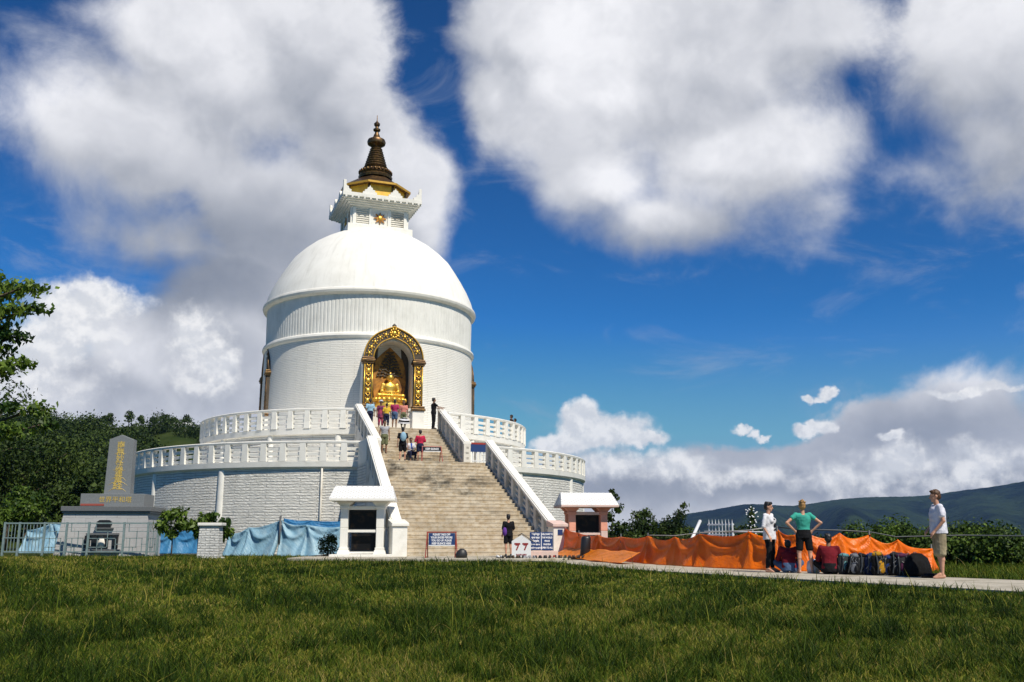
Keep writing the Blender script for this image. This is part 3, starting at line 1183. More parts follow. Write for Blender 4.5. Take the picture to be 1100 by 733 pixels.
def scatter(y0, y1, dens, xmax=None):
    half = .60 * y1 + 1.2
    n = int((y1 - y0) * 2 * half * dens)
    x = rng.uniform(-half, half, n)
    y = rng.uniform(y0, y1, n)
    k = np.abs(x) < .60 * y + 1.2
    x, y = x[k], y[k]
    k = ~inside(x, y, pathpoly)
    k &= ~inside(x, y, apron)
    # leave the paved foot of the terraces clear
    k &= ~((x > -9) & (x < 5) & (y > 36))
    return x[k], y[k]


VV, FF, TT = [], [], []
off = 0


def push(v, f, t):
    global off
    VV.append(v)
    FF.append(f + off)
    TT.append(t)
    off += len(v)


for (y0, y1, d, wk) in ((4.6, 8, 2700, .0055), (8, 12, 1700, .0075), (12, 18, 640, .013), (18, 27, 300, .019), (27, 42.3, 150, .026)):
    x, y = scatter(y0, y1, d)
    left = (x < -8)
    if y1 > 40:
        pass
    cl = .8 * smooth_noise(x, y, 2.6, 3) + .9 * smooth_noise(x, y, 8.5, 4)
    big = smooth_noise(x, y, .45, 5)
    n = len(x)
    # short sward everywhere, taller tufts where the clump field is high
    tuft = np.clip((cl + .35 * big - .15) * 1.1, 0, 1)
    h = rng.uniform(.03, .085, n) + tuft * rng.uniform(.06, .28, n) * rng.random(n)
    h *= np.where(rng.random(n) < .02, 1.6, 1.0)
    h = np.where((x > 0) & (y > 15), h * .75, h)
    tint = .34 + .19 * rng.standard_normal(n) - .26 * tuft + .15 * big + .18 * (h < .08)
    tint += np.where(rng.random(n) < .06, .35, 0)
    tint += .22 * np.clip((-x - 3) / 12, 0, 1) * np.clip((y - 22) / 10, 0, 1)
    tint += .05 * np.clip(-x / 6, 0, 1) + .03 * ((y > 9) & (y < 27)) + .10 * rng.standard_normal(n) * (y < 14)
    v, f, t = blades(x, y, h, np.full(n, wk) * rng.uniform(.6, 1.3, n), rng.uniform(.15, 1.1, n), np.clip(tint, 0, .95))
    push(v, f, t)
# low clover and weeds: short broad leaves lying nearly flat
for (y0, y1, d, wk) in ((4.6, 9, 420, .028), (9, 16, 170, .04), (16, 30, 60, .06)):
    x, y = scatter(y0, y1, d)
    k = (smooth_noise(x, y, 1.9, 12) + .5 * smooth_noise(x, y, 5, 13)) > .15
    x, y = x[k], y[k]
    n = len(x)
    v, f, t = blades(x, y, rng.uniform(.03, .065, n), np.full(n, wk) * rng.uniform(.6, 1.2, n), rng.uniform(.8, 1.3, n), np.clip(.60 + .12 * rng.standard_normal(n), 0, .9), 2)
    push(v, f, t)
# seed stalks
x, y = scatter(5.5, 30, .6)
n = len(x)
v, f, t = blades(x, y, rng.uniform(.25, .52, n), np.full(n, .006) * (1 + y / 14), rng.uniform(.1, .6, n), np.clip(.8 + .1 * rng.standard_normal(n), 0, 1))
push(v, f, t)
# lush tufts near the walker's path and at the lawn's edge
for cx, cy in [(-6.3 + .7 * k + rng.uniform(-.3, .3), 33.6 - .02 * k + rng.uniform(-.5, .2)) for k in range(10)] + [(near[i][0] * (1 - q) + near[i + 1][0] * q - .35 + rng.uniform(-.2, .2), near[i][1] * (1 - q) + near[i + 1][1] * q - .5 + rng.uniform(-.3, .2)) for i in range(1, 6) for q in np.linspace(0, 1, 11)] + [(-17.5 + .55 * k + rng.uniform(-.3, .3), 37.6 + rng.uniform(-.6, .4)) for k in range(20)]:
    n = 46
    x = cx + rng.normal(0, .22, n)
    y = cy + rng.normal(0, .16, n)
    v, f, t = blades(x, y, rng.uniform(.08, .24, n) * np.where(rng.random() < .5, 1.0, .6), np.full(n, .018), rng.uniform(.1, .8, n), np.clip(.42 + .16 * rng.standard_normal(n), 0, 1))
    push(v, f, t)
# the strip beyond the path on the right
n = 26000
x = rng.uniform(8.2, 26, n)
y = rng.uniform(18, 30, n)
k = ~inside(x, y, pathpoly)
x, y = x[k], y[k]
n = len(x)
v, f, t = blades(x, y, rng.uniform(.08, .24, n), np.full(n, .02), rng.uniform(.2, .9, n), np.clip(.50 + .13 * rng.standard_normal(n), 0, 1), 2)
k4 = v
push(v, f, t)
g = np_mesh('grass', np.concatenate(VV), np.concatenate(FF), M_grass, attr=np.concatenate(TT))
tag(g, 'uncut green meadow grass with dry stalks covering the foreground', 'grass', kind='stuff')

# far mountains on the right and behind ---------------------------------------


def mount_fn(T, o, c, b):
    f = T.rng(T.noise(o, .0035, 9, .68), .42, .60)
    c = T.mix(f, (.003, .008, .005, 1), (.022, .038, .014, 1))
    g = T.rng(T.noise(o, .03, 4, .6), .62, .70, 0, .5)
    return T.mix(g, c, (.035, .04, .025, 1))


M_mount = mat('forested mountain', (.03, .05, .02), .95, fn=mount_fn, spec=.05, bump=1.0, bscale=.012)
M_mount.node_tree.nodes['Bump'].inputs['Distance'].default_value = 60
ridge = [(300, 585), (560, 580), (600, 578), (690, 566), (740, 551), (800, 543), (850, 542), (900, 537), (950, 534), (1000, 530), (1050, 524), (1100, 517), (1180, 503), (1300, 490), (1600, 470)]
pts = []
for px, py in ridge:
    r = ray(px, py)
    pts.append((math.atan2(r.x, r.y), r.z / math.hypot(r.x, r.y)))
azs = np.linspace(pts[0][0], pts[-1][0], 420)
tanel = np.interp(azs, [p[0] for p in pts], [p[1] for p in pts])
NR = 60
V, F = [], []
for j in range(NR):
    t = j / (NR - 1)
    d = 2200 + 3600 * t
    for i, a in enumerate(azs):
        top = tanel[i] * 4900 + EYE
        u = min(1, (d - 2200) / 2700)
        base = -90
        z = base + (top - base) * (u ** 1.25)
        sp_ = 60 * math.sin(a * 38 + 1.5 * math.sin(a * 17 + 1)) * math.sin(math.pi * min(u, .96)) + 26 * math.sin(a * 95 + d * .002) * math.sin(math.pi * min(u, .98))
        if d > 4900:
            z = top - (d - 4900) * .25
        z += sp_ * .8 * (1 if u < 1 else .1) + rng.uniform(-1, 1)
        V.append((d * math.sin(a), d * math.cos(a), z))
n = len(azs)
for j in range(NR - 1):
    for i in range(n - 1):
        F.append((j * n + i, j * n + i + 1, (j + 1) * n + i + 1, (j + 1) * n + i))
tag(np_mesh('mountains', np.array(V), np.array(F), M_mount, smooth=True), kind='structure')

# wooded hill on the left -------------------------------------------------------
hr = [(-700, 470), (-400, 440), (-200, 432), (-60, 436), (0, 455), (60, 457), (100, 460), (150, 457), (190, 458), (212, 464), (240, 476), (300, 515), (380, 555), (440, 580), (480, 590)]
pts = [(math.atan2(ray(*p).x, ray(*p).y), ray(*p).z / math.hypot(ray(*p).x, ray(*p).y)) for p in hr]
HA = [p[0] for p in pts]
HT = [p[1] for p in pts]


def hill_z(a, d):
    top = np.interp(a, HA, HT) * 430 + EYE
    u = np.clip((d - 95) / 335, 0, 1)
    z = -2 + (top + 2) * (u ** 1.05)
    z = np.where(d > 430, top - (d - 430) * .35, z)
    z = z + 2.2 * np.sin(a * 60 + d * .03) * np.sin(math.pi * np.clip(u, 0, 1)) + 1.5 * np.sin(d * .11 + a * 25) * np.sin(math.pi * np.clip(u, 0, 1))
    return z


azs = np.linspace(HA[0], HA[-1], 200)
V, F = [], []
ds = np.linspace(90, 700, 60)
for d in ds:
    z = hill_z(azs, np.full_like(azs, d))
    V += [(d * math.sin(a), d * math.cos(a), zz_) for a, zz_ in zip(azs, z)]
n = len(azs)
for j in range(len(ds) - 1):
    for i in range(n - 1):
        F.append((j * n + i, j * n + i + 1, (j + 1) * n + i + 1, (j + 1) * n + i))


def hill_fn(T, o, c, b):
    f = T.rng(T.noise(T.vm('MULTIPLY', o, (1, 1, 2.0)), .03, 5, .6), .42, .6)
    return T.mix(f, (.025, .042, .010, 1), (.045, .062, .016, 1))


M_hill = mat('hillside turf and scrub', (.04, .06, .02), .95, fn=hill_fn, spec=.05)
tag(np_mesh('hill', np.array(V), np.array(F), M_hill, smooth=True), kind='structure')


# ------------------------------------------------------------ leaves
def leaf_fn(dark, light):
    def fn(T, o, c, b):
        a = T.n.new('ShaderNodeAttribute')
        a.attribute_name = 'tint'
        return T.mix(a.outputs['Fac'], tuple(dark) + (1,), tuple(light) + (1,))
    return fn


M_leaf = mat('broad green leaves', (.05, .09, .02), .5, fn=leaf_fn((.024, .060, .008), (.15, .23, .028)), transl=.3, spec=.3)
M_leafd = mat('dark evergreen leaves', (.03, .05, .02), .6, fn=leaf_fn((.010, .026, .005), (.072, .110, .018)), transl=.2, spec=.2)
M_leafh = mat('hedge leaves', (.03, .05, .02), .6, fn=leaf_fn((.014, .036, .006), (.11, .18, .022)), transl=.25, spec=.25)
M_bark = mat('brown bark', (.10, .075, .05), .9, (.05, .04, .03), 9, .4, .6, bump=.6)


def leaf_cloud(centres, radii, n, size, name, m, parent=None, droop=0., aspect=.5, hollow=.45, seed=1):
    """n bent leaf faces spread through ellipsoid clumps: centres (k,3), radii (k,3)"""
    r = np.random.default_rng(seed)
    c = np.asarray(centres, float)
    R = np.asarray(radii, float)
    if R.ndim == 1:
        R = np.repeat(R[:, None], 3, 1)
    vol = (R[:, 0] * R[:, 1] * R[:, 2]) ** (2 / 3)
    idx = r.choice(len(c), n, p=vol / vol.sum())
    d = r.normal(size=(n, 3))
    d /= np.linalg.norm(d, axis=1)[:, None]
    rad = (hollow + (1 - hollow) * r.random(n) ** .7) * (1 + .22 * np.abs(r.normal(size=n)) * (r.random(n) < .3))
    P = c[idx] + d * rad[:, None] * R[idx]
    nrm = d + .9 * r.normal(size=(n, 3)) + np.array([0, 0, .5])
    nrm /= np.linalg.norm(nrm, axis=1)[:, None]
    t = np.cross(nrm, r.normal(size=(n, 3)))
    t[:, 2] -= droop
    t -= nrm * (t * nrm).sum(1)[:, None]
    t /= np.linalg.norm(t, axis=1)[:, None] + 1e-9
    b_ = np.cross(nrm, t)
    s = size * r.uniform(.6, 1.35, n)[:, None]
    w = s * aspect
    v0 = P - t * s * .5
    v1 = P + b_ * w * .5 - nrm * s * .06
    v2 = P + t * s * .5 - np.array([0, 0, 1]) * s * .15
    v3 = P - b_ * w * .5 - nrm * s * .06
    Vv = np.stack([v0, v1, v2, v3], 1).reshape(-1, 3)
    Ff = (np.arange(n)[:, None] * 4 + np.arange(4)[None, :])
    tint = np.clip(.45 + .25 * r.normal(size=n) + r.normal(size=len(c))[idx] * .26, 0, 1)
    return np_mesh(name, Vv, Ff, m, parent, attr=np.repeat(tint, 4))


def tree(name, label, cat, x, y, h, blobs, leaf, m, n, z0=0., group=None, tr=.12, aspect=.5, droop=.2, seed=1, hollow=.45, limb=True):
    root = empty(name, (x, y, z0), 0, label, cat, group)
    tb = MB()
    r = random.Random(seed)
    top = h * .55
    pts = [(0, 0, -.1)] + [(r.uniform(-.05, .05) * h * .3 * k / 3, r.uniform(-.05, .05) * h * .3 * k / 3, top * k / 3) for k in (1, 2, 3)]
    tb.tube(pts, [tr, tr * .8, tr * .65, tr * .5], 8)
    if limb:
        for (c, R) in blobs:
            st = Vector(pts[2]).lerp(Vector(pts[3]), r.random())
            e = Vector(c)
            md = st.lerp(e, .5) + Vector((0, 0, .05 * h))
            tb.tube([st, md, e], [tr * .4, tr * .25, tr * .08], 6)
    tb.build('trunk', M_bark, root, smooth=True)
    leaf_cloud([c for c, R in blobs], [R if hasattr(R, '__len__') else (R, R, R * .8) for c, R in blobs], n, leaf, 'crown', m, root, droop, aspect, hollow, seed)
    return root


# far wood on the hill: one mass of crowns
cs, rs = [], []
for k in range(2300):
    d = rng.uniform(110, 425)
    a = rng.uniform(HA[1], HA[-3])
    gap = math.sin(a * 31 + d * .02) + math.sin(d * .045 + a * 11)
    if gap > .25 and d > 190:
        continue
    R = rng.uniform(2.0, 4.2)
    z = float(hill_z(a, d))
    cs.append((d * math.sin(a), d * math.cos(a), z + R * .7))
    rs.append((R, R, R * rng.uniform(.7, 1.1)))
fo = leaf_cloud(cs, rs, 420000, .55, 'forest', M_leafd, None, .1, .8, .6, 5)
tag(fo, 'dense dark green forest covering the hillside on the left', 'forest', kind='stuff')

# single trees on the skyline of the hill
sky_trees = [(48, 446, 4), (66, 448, 3), (84, 447, 2.6), (101, 446, 4.2), (111, 445, 5.2), (117, 443, 6), (137, 446, 6.5), (150, 446, 4.5), (163, 445, 4), (176, 445, 5), (186, 446, 4), (199, 450, 6)]
words = ['low round', 'tiny', 'stubby', 'slender', 'small twin topped', 'broad', 'large spreading', 'rounded', 'squat', 'upright', 'thin', 'dark rightmost']
where = ['leftmost on the skyline beside the big tree', 'second from the left on the hill crest', 'third along the hill crest', 'fourth along the hill crest', 'fifth along the hill crest', 'sixth along the hill crest', 'seventh along the hill crest', 'above the stone obelisk on the hill crest', 'ninth along the hill crest', 'tenth along the hill crest', 'second last on the hill crest', 'above the terrace edge on the hill crest']
for i, (px, py, h) in enumerate(sky_trees):
    r = ray(px, 470)
    a = math.atan2(r.x, r.y)
    d = 430
    z = float(hill_z(a, d))
    tree('hill_tree', f'{words[i]} tree {where[i]}', 'tree', d * math.sin(a), d * math.cos(a), h,
         [((rng.uniform(-.8, .8), 0, h * .75), h * .33), ((rng.uniform(-1.5, 1.5), 0, h * .55), h * .28), ((0, 0, h * .95), h * .2)], .7, M_leafd, 420, z0=z - .5, group='trees on the hill skyline', tr=.22, aspect=.8, seed=30 + i, limb=False)

# the air over the valley
hz = MB().box(-6500, 6500, -60, 6400, -96, 700).build('haze', bpy.data.materials.new('haze'))
hm = hz.data.materials[0]
hm.use_nodes = True
hT = NT(hm.node_tree)
hT.n.clear()
ho = hT.n.new('ShaderNodeOutputMaterial')
hv = hT.n.new('ShaderNodeVolumePrincipled')
hv.inputs['Color'].default_value = (.28, .52, 1.0, 1)
hv.inputs['Density'].default_value = HAZE
hv.inputs['Anisotropy'].default_value = .1
hT.l.new(hv.outputs[0], ho.inputs['Volume'])
tag(hz, kind='stuff')
hz['label'] = 'thin blue haze in the air over the valley'
hz['category'] = 'haze'

# ------------------------------------------------------------ things round the pagoda
def loc_p(w, s, z=0.):
    """point given sideways / outwards from the pagoda axis"""
    return Vector((AX.x + s * math.sin(ST) + w * math.cos(ST), AX.y - s * math.cos(ST) + w * math.sin(ST), z))


# gilt seated statue in the niche
bp = loc_p(-.25, 6.35 + .75, 8.03)
bud = empty('seated_statue', bp, ST, 'golden seated Buddha statue on a lotus throne inside the niche', 'statue')
b = MB()
b.loft([((0, 0, 0), .86, .46, 0), ((0, 0, .12), .92, .5, 0), ((0, 0, .3), .84, .46, 0), ((0, 0, .42), .80, .44, 0), ((0, 0, .56), .92, .5, 0), ((0, 0, .66), .90, .49, 0)], 28)
thr = b.build('throne', M_gold, bud, auto=40)
b = MB()
for k in range(18):
    t = 2 * math.pi * k / 18
    b.ell((.9 * math.cos(t), .48 * math.sin(t), .53), (.14, .1, .13), 8, 5)
b.build('lotus_petals', M_gold, thr, smooth=True)
b = MB()
b.loft([((0, .05, .66), .52, .34, 0), ((0, .05, .85), .36, .26, 0), ((0, .04, 1.1), .33, .22, 0), ((0, .04, 1.32), .42, .22, 0), ((0, .05, 1.46), .40, .19, 0), ((0, .05, 1.55), .16, .14, 0), ((0, .04, 1.66), .12, .12, 0)], 20)
b.ell((0, 0, 1.84), (.19, .2, .24), 16, 10)
b.ell((0, .02, 2.08), (.10, .1, .10), 10, 6)
for s in (-1, 1):
    b.ell((s * .19, .02, 1.82), (.035, .05, .11), 8, 6)
    b.cap((s * .42, .05, 1.42), (s * .50, -.02, 1.02), .13, .10)
    b.cap((s * .50, -.02, 1.02), (s * .12, -.32, .92), .10, .075)
    b.cap((s * .22, .0, .78), (s * .70, -.22, .78), .17, .14)
    b.cap((s * .70, -.22, .78), (s * .05, -.40, .76), .13, .10)
b.ell((0, -.36, .93), (.16, .1, .05), 10, 6)
b.ell((0, -.195, 1.82), (.03, .04, .06), 8, 5)
body = b.build('body', M_gold, bud, remesh=.022, smoothit=2)
b = MB()
for k in range(15):
    t = -.5 + math.pi * 2 * k / 15
    b.ell((.15 * math.cos(t), .03 + .15 * math.sin(t), 2.0), (.055, .055, .05), 7, 4)
b.ell((0, .03, 2.0), (.17, .18, .13), 12, 7)
b.build('hair', M_ornd, body, smooth=True)


# ---- information kiosks
def rooftile_fn(T, o, c, b):
    x, y, z = T.sep(o)
    w = T.m('SINE', T.m('MULTIPLY', x, 30))
    v = T.m('SINE', T.m('MULTIPLY', T.m('ADD', y, z), 24))
    f = T.rng(T.m('MULTIPLY', w, v), .1, .8, 0, .8)
    return T.mix(f, c, (.45, .44, .42, 1))


M_roof = mat('white painted roof tiles', (.80, .80, .78), .6, bump=.5, bscale=30, fn=rooftile_fn)


def kiosk(name, label, loc, rz, wallm, lowm, capm, w=1.72, d=.95, ridge=2.74):
    K = empty(name, loc, rz, label, 'kiosk')
    MB().box(-w / 2 - .35, w / 2 + .35, -d / 2 - .35, d / 2 + .35, -.12, .08).build('plinth', capm, K, bevel=.02)
    for sx in (-1, 1):
        for sy in (-1, 1):
            x, y = sx * (w / 2 - .16), sy * (d / 2 - .14)
            b = MB()
            b.cbox((x, y, .16), (.50, .42, .16), taper=.8)
            b.cbox((x, y, .28), (.36, .32, .12))
            b.cbox((x, y, .70), (.30, .27, .80))
            P = b.build('pillar', lowm, K, bevel=.02)
            b = MB()
            b.cbox((x, y, 1.5), (.30, .27, .80))
            b.cbox((x, y, 1.88), (.38, .34, .10))
            b.prism([(x - .17, 1.93), (x + .17, 1.93), (x + .36, 2.12), (x - .36, 2.12)], 'y', y - .13, y + .13)
            b.build('pillar_head', wallm, P, bevel=.015)
    for sy in (-1, 1):
        y = sy * (d / 2 - .14)
        for (t_, z0_, z1_) in ((.08, 1.80, 1.93), (.07, .92, 1.02), (.06, .10, .18)):
            MB().box(-w / 2 + .3, w / 2 - .3, y - t_, y + t_, z0_, z1_).build('cross_beam', lowm, K, bevel=.012)
    b = MB().box(-w / 2 + .31, w / 2 - .31, -.1, .1, 1.03, 1.79)
    dc = b.build('notice_case', M_black, K)
    MB().box(-w / 2 + .36, w / 2 - .36, -.13, -.105, 1.08, 1.74).build('glass', M_glass, dc)
    b = MB().box(-w / 2 + .42, w / 2 - .31, -.08, .08, .2, .90)
    dc2 = b.build('notice_case', M_black, K)
    MB().box(-w / 2 + .46, w / 2 - .36, -.11, -.085, .24, .86).build('glass', M_glass, dc2)
    e, f = w / 2 + .42, d / 2 + .45
    MB().box(-e, e, -f, f, 2.12, 2.21).build('eaves', lowm if wallm is M_pink else wallm, K, bevel=.02)
    e2 = e - .14
    b = MB().add([(-e, -f, 2.213), (e, -f, 2.213), (e, f, 2.213), (-e, f, 2.213), (-e2, -.10, ridge), (e2, -.10, ridge), (e2, .10, ridge), (-e2, .10, ridge)],
                 [(0, 3, 2, 1), (4, 5, 6, 7), (0, 1, 5, 4), (1, 2, 6, 5), (2, 3, 7, 6), (3, 0, 4, 7)])
    b.build('roof', M_roof, K, bevel=.015)
    return K


c = at(389, 596, 37.7)
kiosk('notice_kiosk', 'white roofed notice kiosk standing left of the staircase foot', (c.x, 37.7, .12), A_(4), M_trim, M_trim, M_trim)
c = at(630, 596, 42.3)
kiosk('notice_kiosk', 'salmon pink notice kiosk with white roof right of the stairs', (c.x, 42.3, .02), A_(8), M_pink, M_pinkp, M_pinkp, 1.75, 1.0, 2.78)

# ---- stone monument on the left
M_monw = masonry('white rendered plinth blocks', 0, .42, .012, .9, (.42, .42, .42), (.30, .30, .31), depth=.01)
c = at(122, 597, 43.6)
mon = empty('monument', (c.x, 43.6, 0), A_(6), 'grey granite obelisk with gold calligraphy on a stepped plinth', 'monument')
b = MB()
b.cbox((-.15, 0, .98), (4.1, 2.6, 2.0), taper=.88)
pb = b.build('plinth', M_monw, mon, bevel=.02)
b = MB()
b.box(-2.05, 1.85, -1.3, 1.3, 1.99, 2.2)
b.box(-2.0, 1.8, -1.24, 1.24, 1.9, 1.99)
b.build('plinth_slab', M_greyd, mon, bevel=.015)
b = MB().box(-1.4, 1.38, -.85, .85, 2.2, 2.78)
blk = b.build('name_block', M_grey, mon, bevel=.015)
b = MB()
b.add([(-.58, -.30, 2.78), (.58, -.30, 2.78), (.58, .30, 2.78), (-.58, .30, 2.78), (-.54, -.27, 5.3), (.54, -.27, 5.3), (.54, .27, 5.3), (-.54, .27, 5.3), (0, -.27, 5.52), (0, .27, 5.52)],
      [(0, 3, 2, 1), (0, 1, 5, 8, 4), (2, 3, 7, 9, 6), (1, 2, 6, 5), (3, 0, 4, 7), (4, 8, 9, 7), (8, 5, 6, 9)])
ob = b.build('obelisk', M_grey, mon, bevel=.012)
M_yel = mat('gold lettering', (.60, .43, .10), .5, metal=.1)
for k, ch in enumerate('南無妙法蓮華経'):
    text(ch, .36 if k < 6 else .44, M_yel, ob, (0, -.3 + (5.02 - .30 * k - 2.78) * .0119 - .008, 5.02 - .31 * k), (A_(90 - .7), 0, 0), ext=.004, bold=.003)
b = MB()
for k, (w, z) in enumerate([(.20, 4.98), (.30, 4.62), (.26, 4.2), (.34, 3.86), (.42, 3.5), (.50, 3.28), (.46, 3.0)]):
    y = -.303 + (z - 2.78) * .0119
    for s in (-1, 1):
        b.tube([(s * .05, y, z + .08), (s * w * .55, y, z + .01), (s * w * .85, y, z - (.10 if k > 3 else -.03))], [.014, .010, .004], 6)
b.build('brush_strokes', M_yel, ob)
text('世界平和塔', .29, M_yel, blk, (.12, -.855, 2.5), ext=.006, bold=.0)
MB().box(-1.36, -.35, -.90, -.86, 2.24, 2.33).build('red_strip', mat('dull red tile', (.30, .07, .05), .7), blk)
# shrine opening in the plinth
al = MB()
al.box(-.95, .65, -1.42, -1.25, .20, .32)
al.box(-.85, .55, -1.40, -1.26, .95, 1.03)
al.box(-.52, .28, -1.38, -1.22, 1.22, 1.27)
sa = al.build('offering_shelf', M_greyd, mon)
for x in (-.78, -.46, .0, .42):
    MB().box(x - .11, x + .11, -1.38, -1.27, .38, .92).build('dark_panel', M_black, sa)
MB().loft([((-.15, -1.36, .38), .13, .06, 0), ((-.15, -1.36, .6), .16, .07, 0), ((-.15, -1.36, .8), .10, .05, 0)], 12).build('urn', M_cheek, sa, smooth=True)
b = MB()
b.box(-.4, .16, -1.36, -1.25, 1.28, 1.5)
b.prism([(-.46, 1.5), (.22, 1.5), (.08, 1.6), (-.32, 1.6)], 'y', -1.38, -1.24)
b.build('name_plate', M_black, sa)

# ---- railing in front of the monument
rl = empty('railing', (0, 41.6, 0), 0, 'grey green steel railing with maze pattern panels before the monument', 'railing')
posts_px = [2, 18, 45, 69, 93, 131, 157, 168]
xs = [(p - 550) / 1026 * 41.6 for p in posts_px]
for x in xs:
    MB().box(x - .04, x + .04, -.04, .04, -.1, 1.5).build('post', M_teal, rl)
for i in range(len(xs) - 1):
    x0, x1 = xs[i] + .045, xs[i + 1] - .045
    b = MB()
    b.box(x0, x1, -.028, .028, 1.42, 1.48)
    b.box(x0, x1, -.024, .024, .20, .25)
    w = x1 - x0
    if i < 2:
        k = int(w / .13)
        for q in range(1, k):
            x = x0 + w * q / k
            b.box(x - .012, x + .012, -.012, .012, .25, 1.42)
        b.box(x0, x1, -.02, .02, .8, .84)
    else:
        for (a0, c0, a1, c1) in ((0, .42, .55, .42), (.55, .42, .55, 1.1), (.55, 1.1, 1, 1.1), (.25, .25, .25, .80), (0, .8, .8, .8), (.8, .25, .8, .8), (.18, 1.1, .18, 1.42), (.18, 1.1, .55, 1.1), (.8, .55, 1, .55), (.4, .42, .4, .25)):
            xa, xb = x0 + w * a0, x0 + w * a1
            b.box(min(xa, xb) - .014, max(xa, xb) + .014, -.014, .014, min(c0, c1) - .014, max(c0, c1) + .014)
    b.build('panel', M_teal, rl)
    MB()

# ---- rough white pillar
c = at(225, 599, 38.2)
pil = empty('stone_pillar', (c.x, 38.2, 0), A_(3), 'rough whitewashed stone gate pillar with flat cap in the grass', 'pillar')
M_rough = masonry('rough whitewashed rubble', 0, .10, .02, .35, (.72, .72, .70), (.40, .40, .38), depth=.06)
MB().cbox((0, 0, .62), (.86, .7, 1.36), taper=.90).build('shaft', M_rough, pil, bevel=.03)
MB().cbox((.02, 0, 1.36), (.94, .8, .12)).build('cap', M_trim, pil, bevel=.02)
MB().cbox((0, 0, .0), (1.02, .86, .14)).build('foot', M_rough, pil, bevel=.03)


# ---- tarpaulins: hung sheets with gathered folds
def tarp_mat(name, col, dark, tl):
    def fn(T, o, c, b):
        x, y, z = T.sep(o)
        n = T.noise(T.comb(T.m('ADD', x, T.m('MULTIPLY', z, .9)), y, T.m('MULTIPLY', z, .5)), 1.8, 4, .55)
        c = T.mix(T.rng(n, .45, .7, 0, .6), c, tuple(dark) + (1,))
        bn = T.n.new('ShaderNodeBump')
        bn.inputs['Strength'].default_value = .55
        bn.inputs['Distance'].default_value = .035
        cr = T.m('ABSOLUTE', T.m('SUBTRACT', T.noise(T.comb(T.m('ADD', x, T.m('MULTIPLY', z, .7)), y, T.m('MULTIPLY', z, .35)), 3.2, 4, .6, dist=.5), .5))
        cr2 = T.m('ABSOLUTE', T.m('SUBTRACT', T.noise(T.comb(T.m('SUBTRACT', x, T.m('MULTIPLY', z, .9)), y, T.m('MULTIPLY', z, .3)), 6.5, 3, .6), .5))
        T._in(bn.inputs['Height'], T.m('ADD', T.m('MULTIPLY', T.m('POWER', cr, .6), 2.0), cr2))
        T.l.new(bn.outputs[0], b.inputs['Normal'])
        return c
    return mat(name, col, .38, fn=fn, transl=tl, spec=.4)


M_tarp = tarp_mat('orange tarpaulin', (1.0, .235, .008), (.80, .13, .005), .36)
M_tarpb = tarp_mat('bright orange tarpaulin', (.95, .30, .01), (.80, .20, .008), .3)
M_tblue = tarp_mat('pale blue tarpaulin', (.30, .52, .66), (.50, .68, .76), .3)  # paler second tone paints light on the folds into the colour
M_tblued = tarp_mat('strong blue tarpaulin', (.05, .24, .50), (.12, .38, .64), .3)


def hang(name, m, nodes, label=None, cat='tarpaulin', group=None, seed=1, fold=.10, sag=.12, nu=26, nv=22, parent=None, cascade=.5):
    """nodes: (x, y, z_top, z_bottom) attachment points; the sheet sags between them and gathers at each"""
    r = np.random.default_rng(seed)
    V = []
    cols = []
    L = len(nodes)
    for i in range(L - 1):
        a, c_ = nodes[i], nodes[i + 1]
        for k in range(nu + (1 if i == L - 2 else 0)):
            cols.append((i + k / nu, a, c_, k / nu))
    ph = r.uniform(0, 6.28, 12)
    for (u, a, c_, t) in cols:
        x = a[0] + (c_[0] - a[0]) * t
        y = a[1] + (c_[1] - a[1]) * t
        dx, dy = c_[0] - a[0], c_[1] - a[1]
        ln = math.hypot(dx, dy)
        nx, ny = dy / ln, -dx / ln
        if ny > 0:
            nx, ny = -nx, -ny
        zt = a[2] + (c_[2] - a[2]) * t - sag * 4 * t * (1 - t) * (1 + .3 * math.sin(ph[0] + u * 3))
        zb = a[3] + (c_[3] - a[3]) * t
        for j in range(nv + 1):
            v = j / nv
            # swags radiating from the two top corners
            d0 = math.hypot(t * ln, v * (zt - zb) * 1.0 + .02)
            a0 = math.atan2(v * (zt - zb), t * ln + .02)
            a1 = math.atan2(v * (zt - zb), (1 - t) * ln + .02)
            tri = lambda q: 2 / math.pi * math.asin(math.sin(q))
            f = .8 * tri(a0 * 7 + ph[int(u) % 6]) * math.exp(-t * 2.2) * min(1, d0 * 3) + .8 * tri(a1 * 7 + ph[(int(u) + 3) % 6]) * math.exp(-(1 - t) * 2.2)
            f += .55 * tri((t * ln * 1.1 + v * 1.3 * math.sin(ph[5] + int(u) * 2.3)) * 3.1 + ph[4] + u) * (.3 + .7 * v)
            f += .10 * math.sin(u * 17 + ph[3] + v * 3)
            # the slack under each swag folds forward
            f += .9 * math.exp(-((v - .34 * 4 * t * (1 - t) - .06) / .07) ** 2) * 4 * t * (1 - t)
            off_ = f * fold * .62 + fold * 2.2 * v * v
            z = zt + (zb - zt) * v
            V.append((x + nx * off_, y + ny * off_, z))
    n = nv + 1
    F = []
    for i in range(len(cols) - 1):
        for j in range(nv):
            F.append((i * n + j, (i + 1) * n + j, (i + 1) * n + j + 1, i * n + j + 1))
    o = np_mesh(name, np.array(V), np.array(F), m, parent, smooth=True)
    s = o.modifiers.new('thick', 'SOLIDIFY')
    s.thickness = .006
    if label:
        tag(o, label, cat, group)
    return o


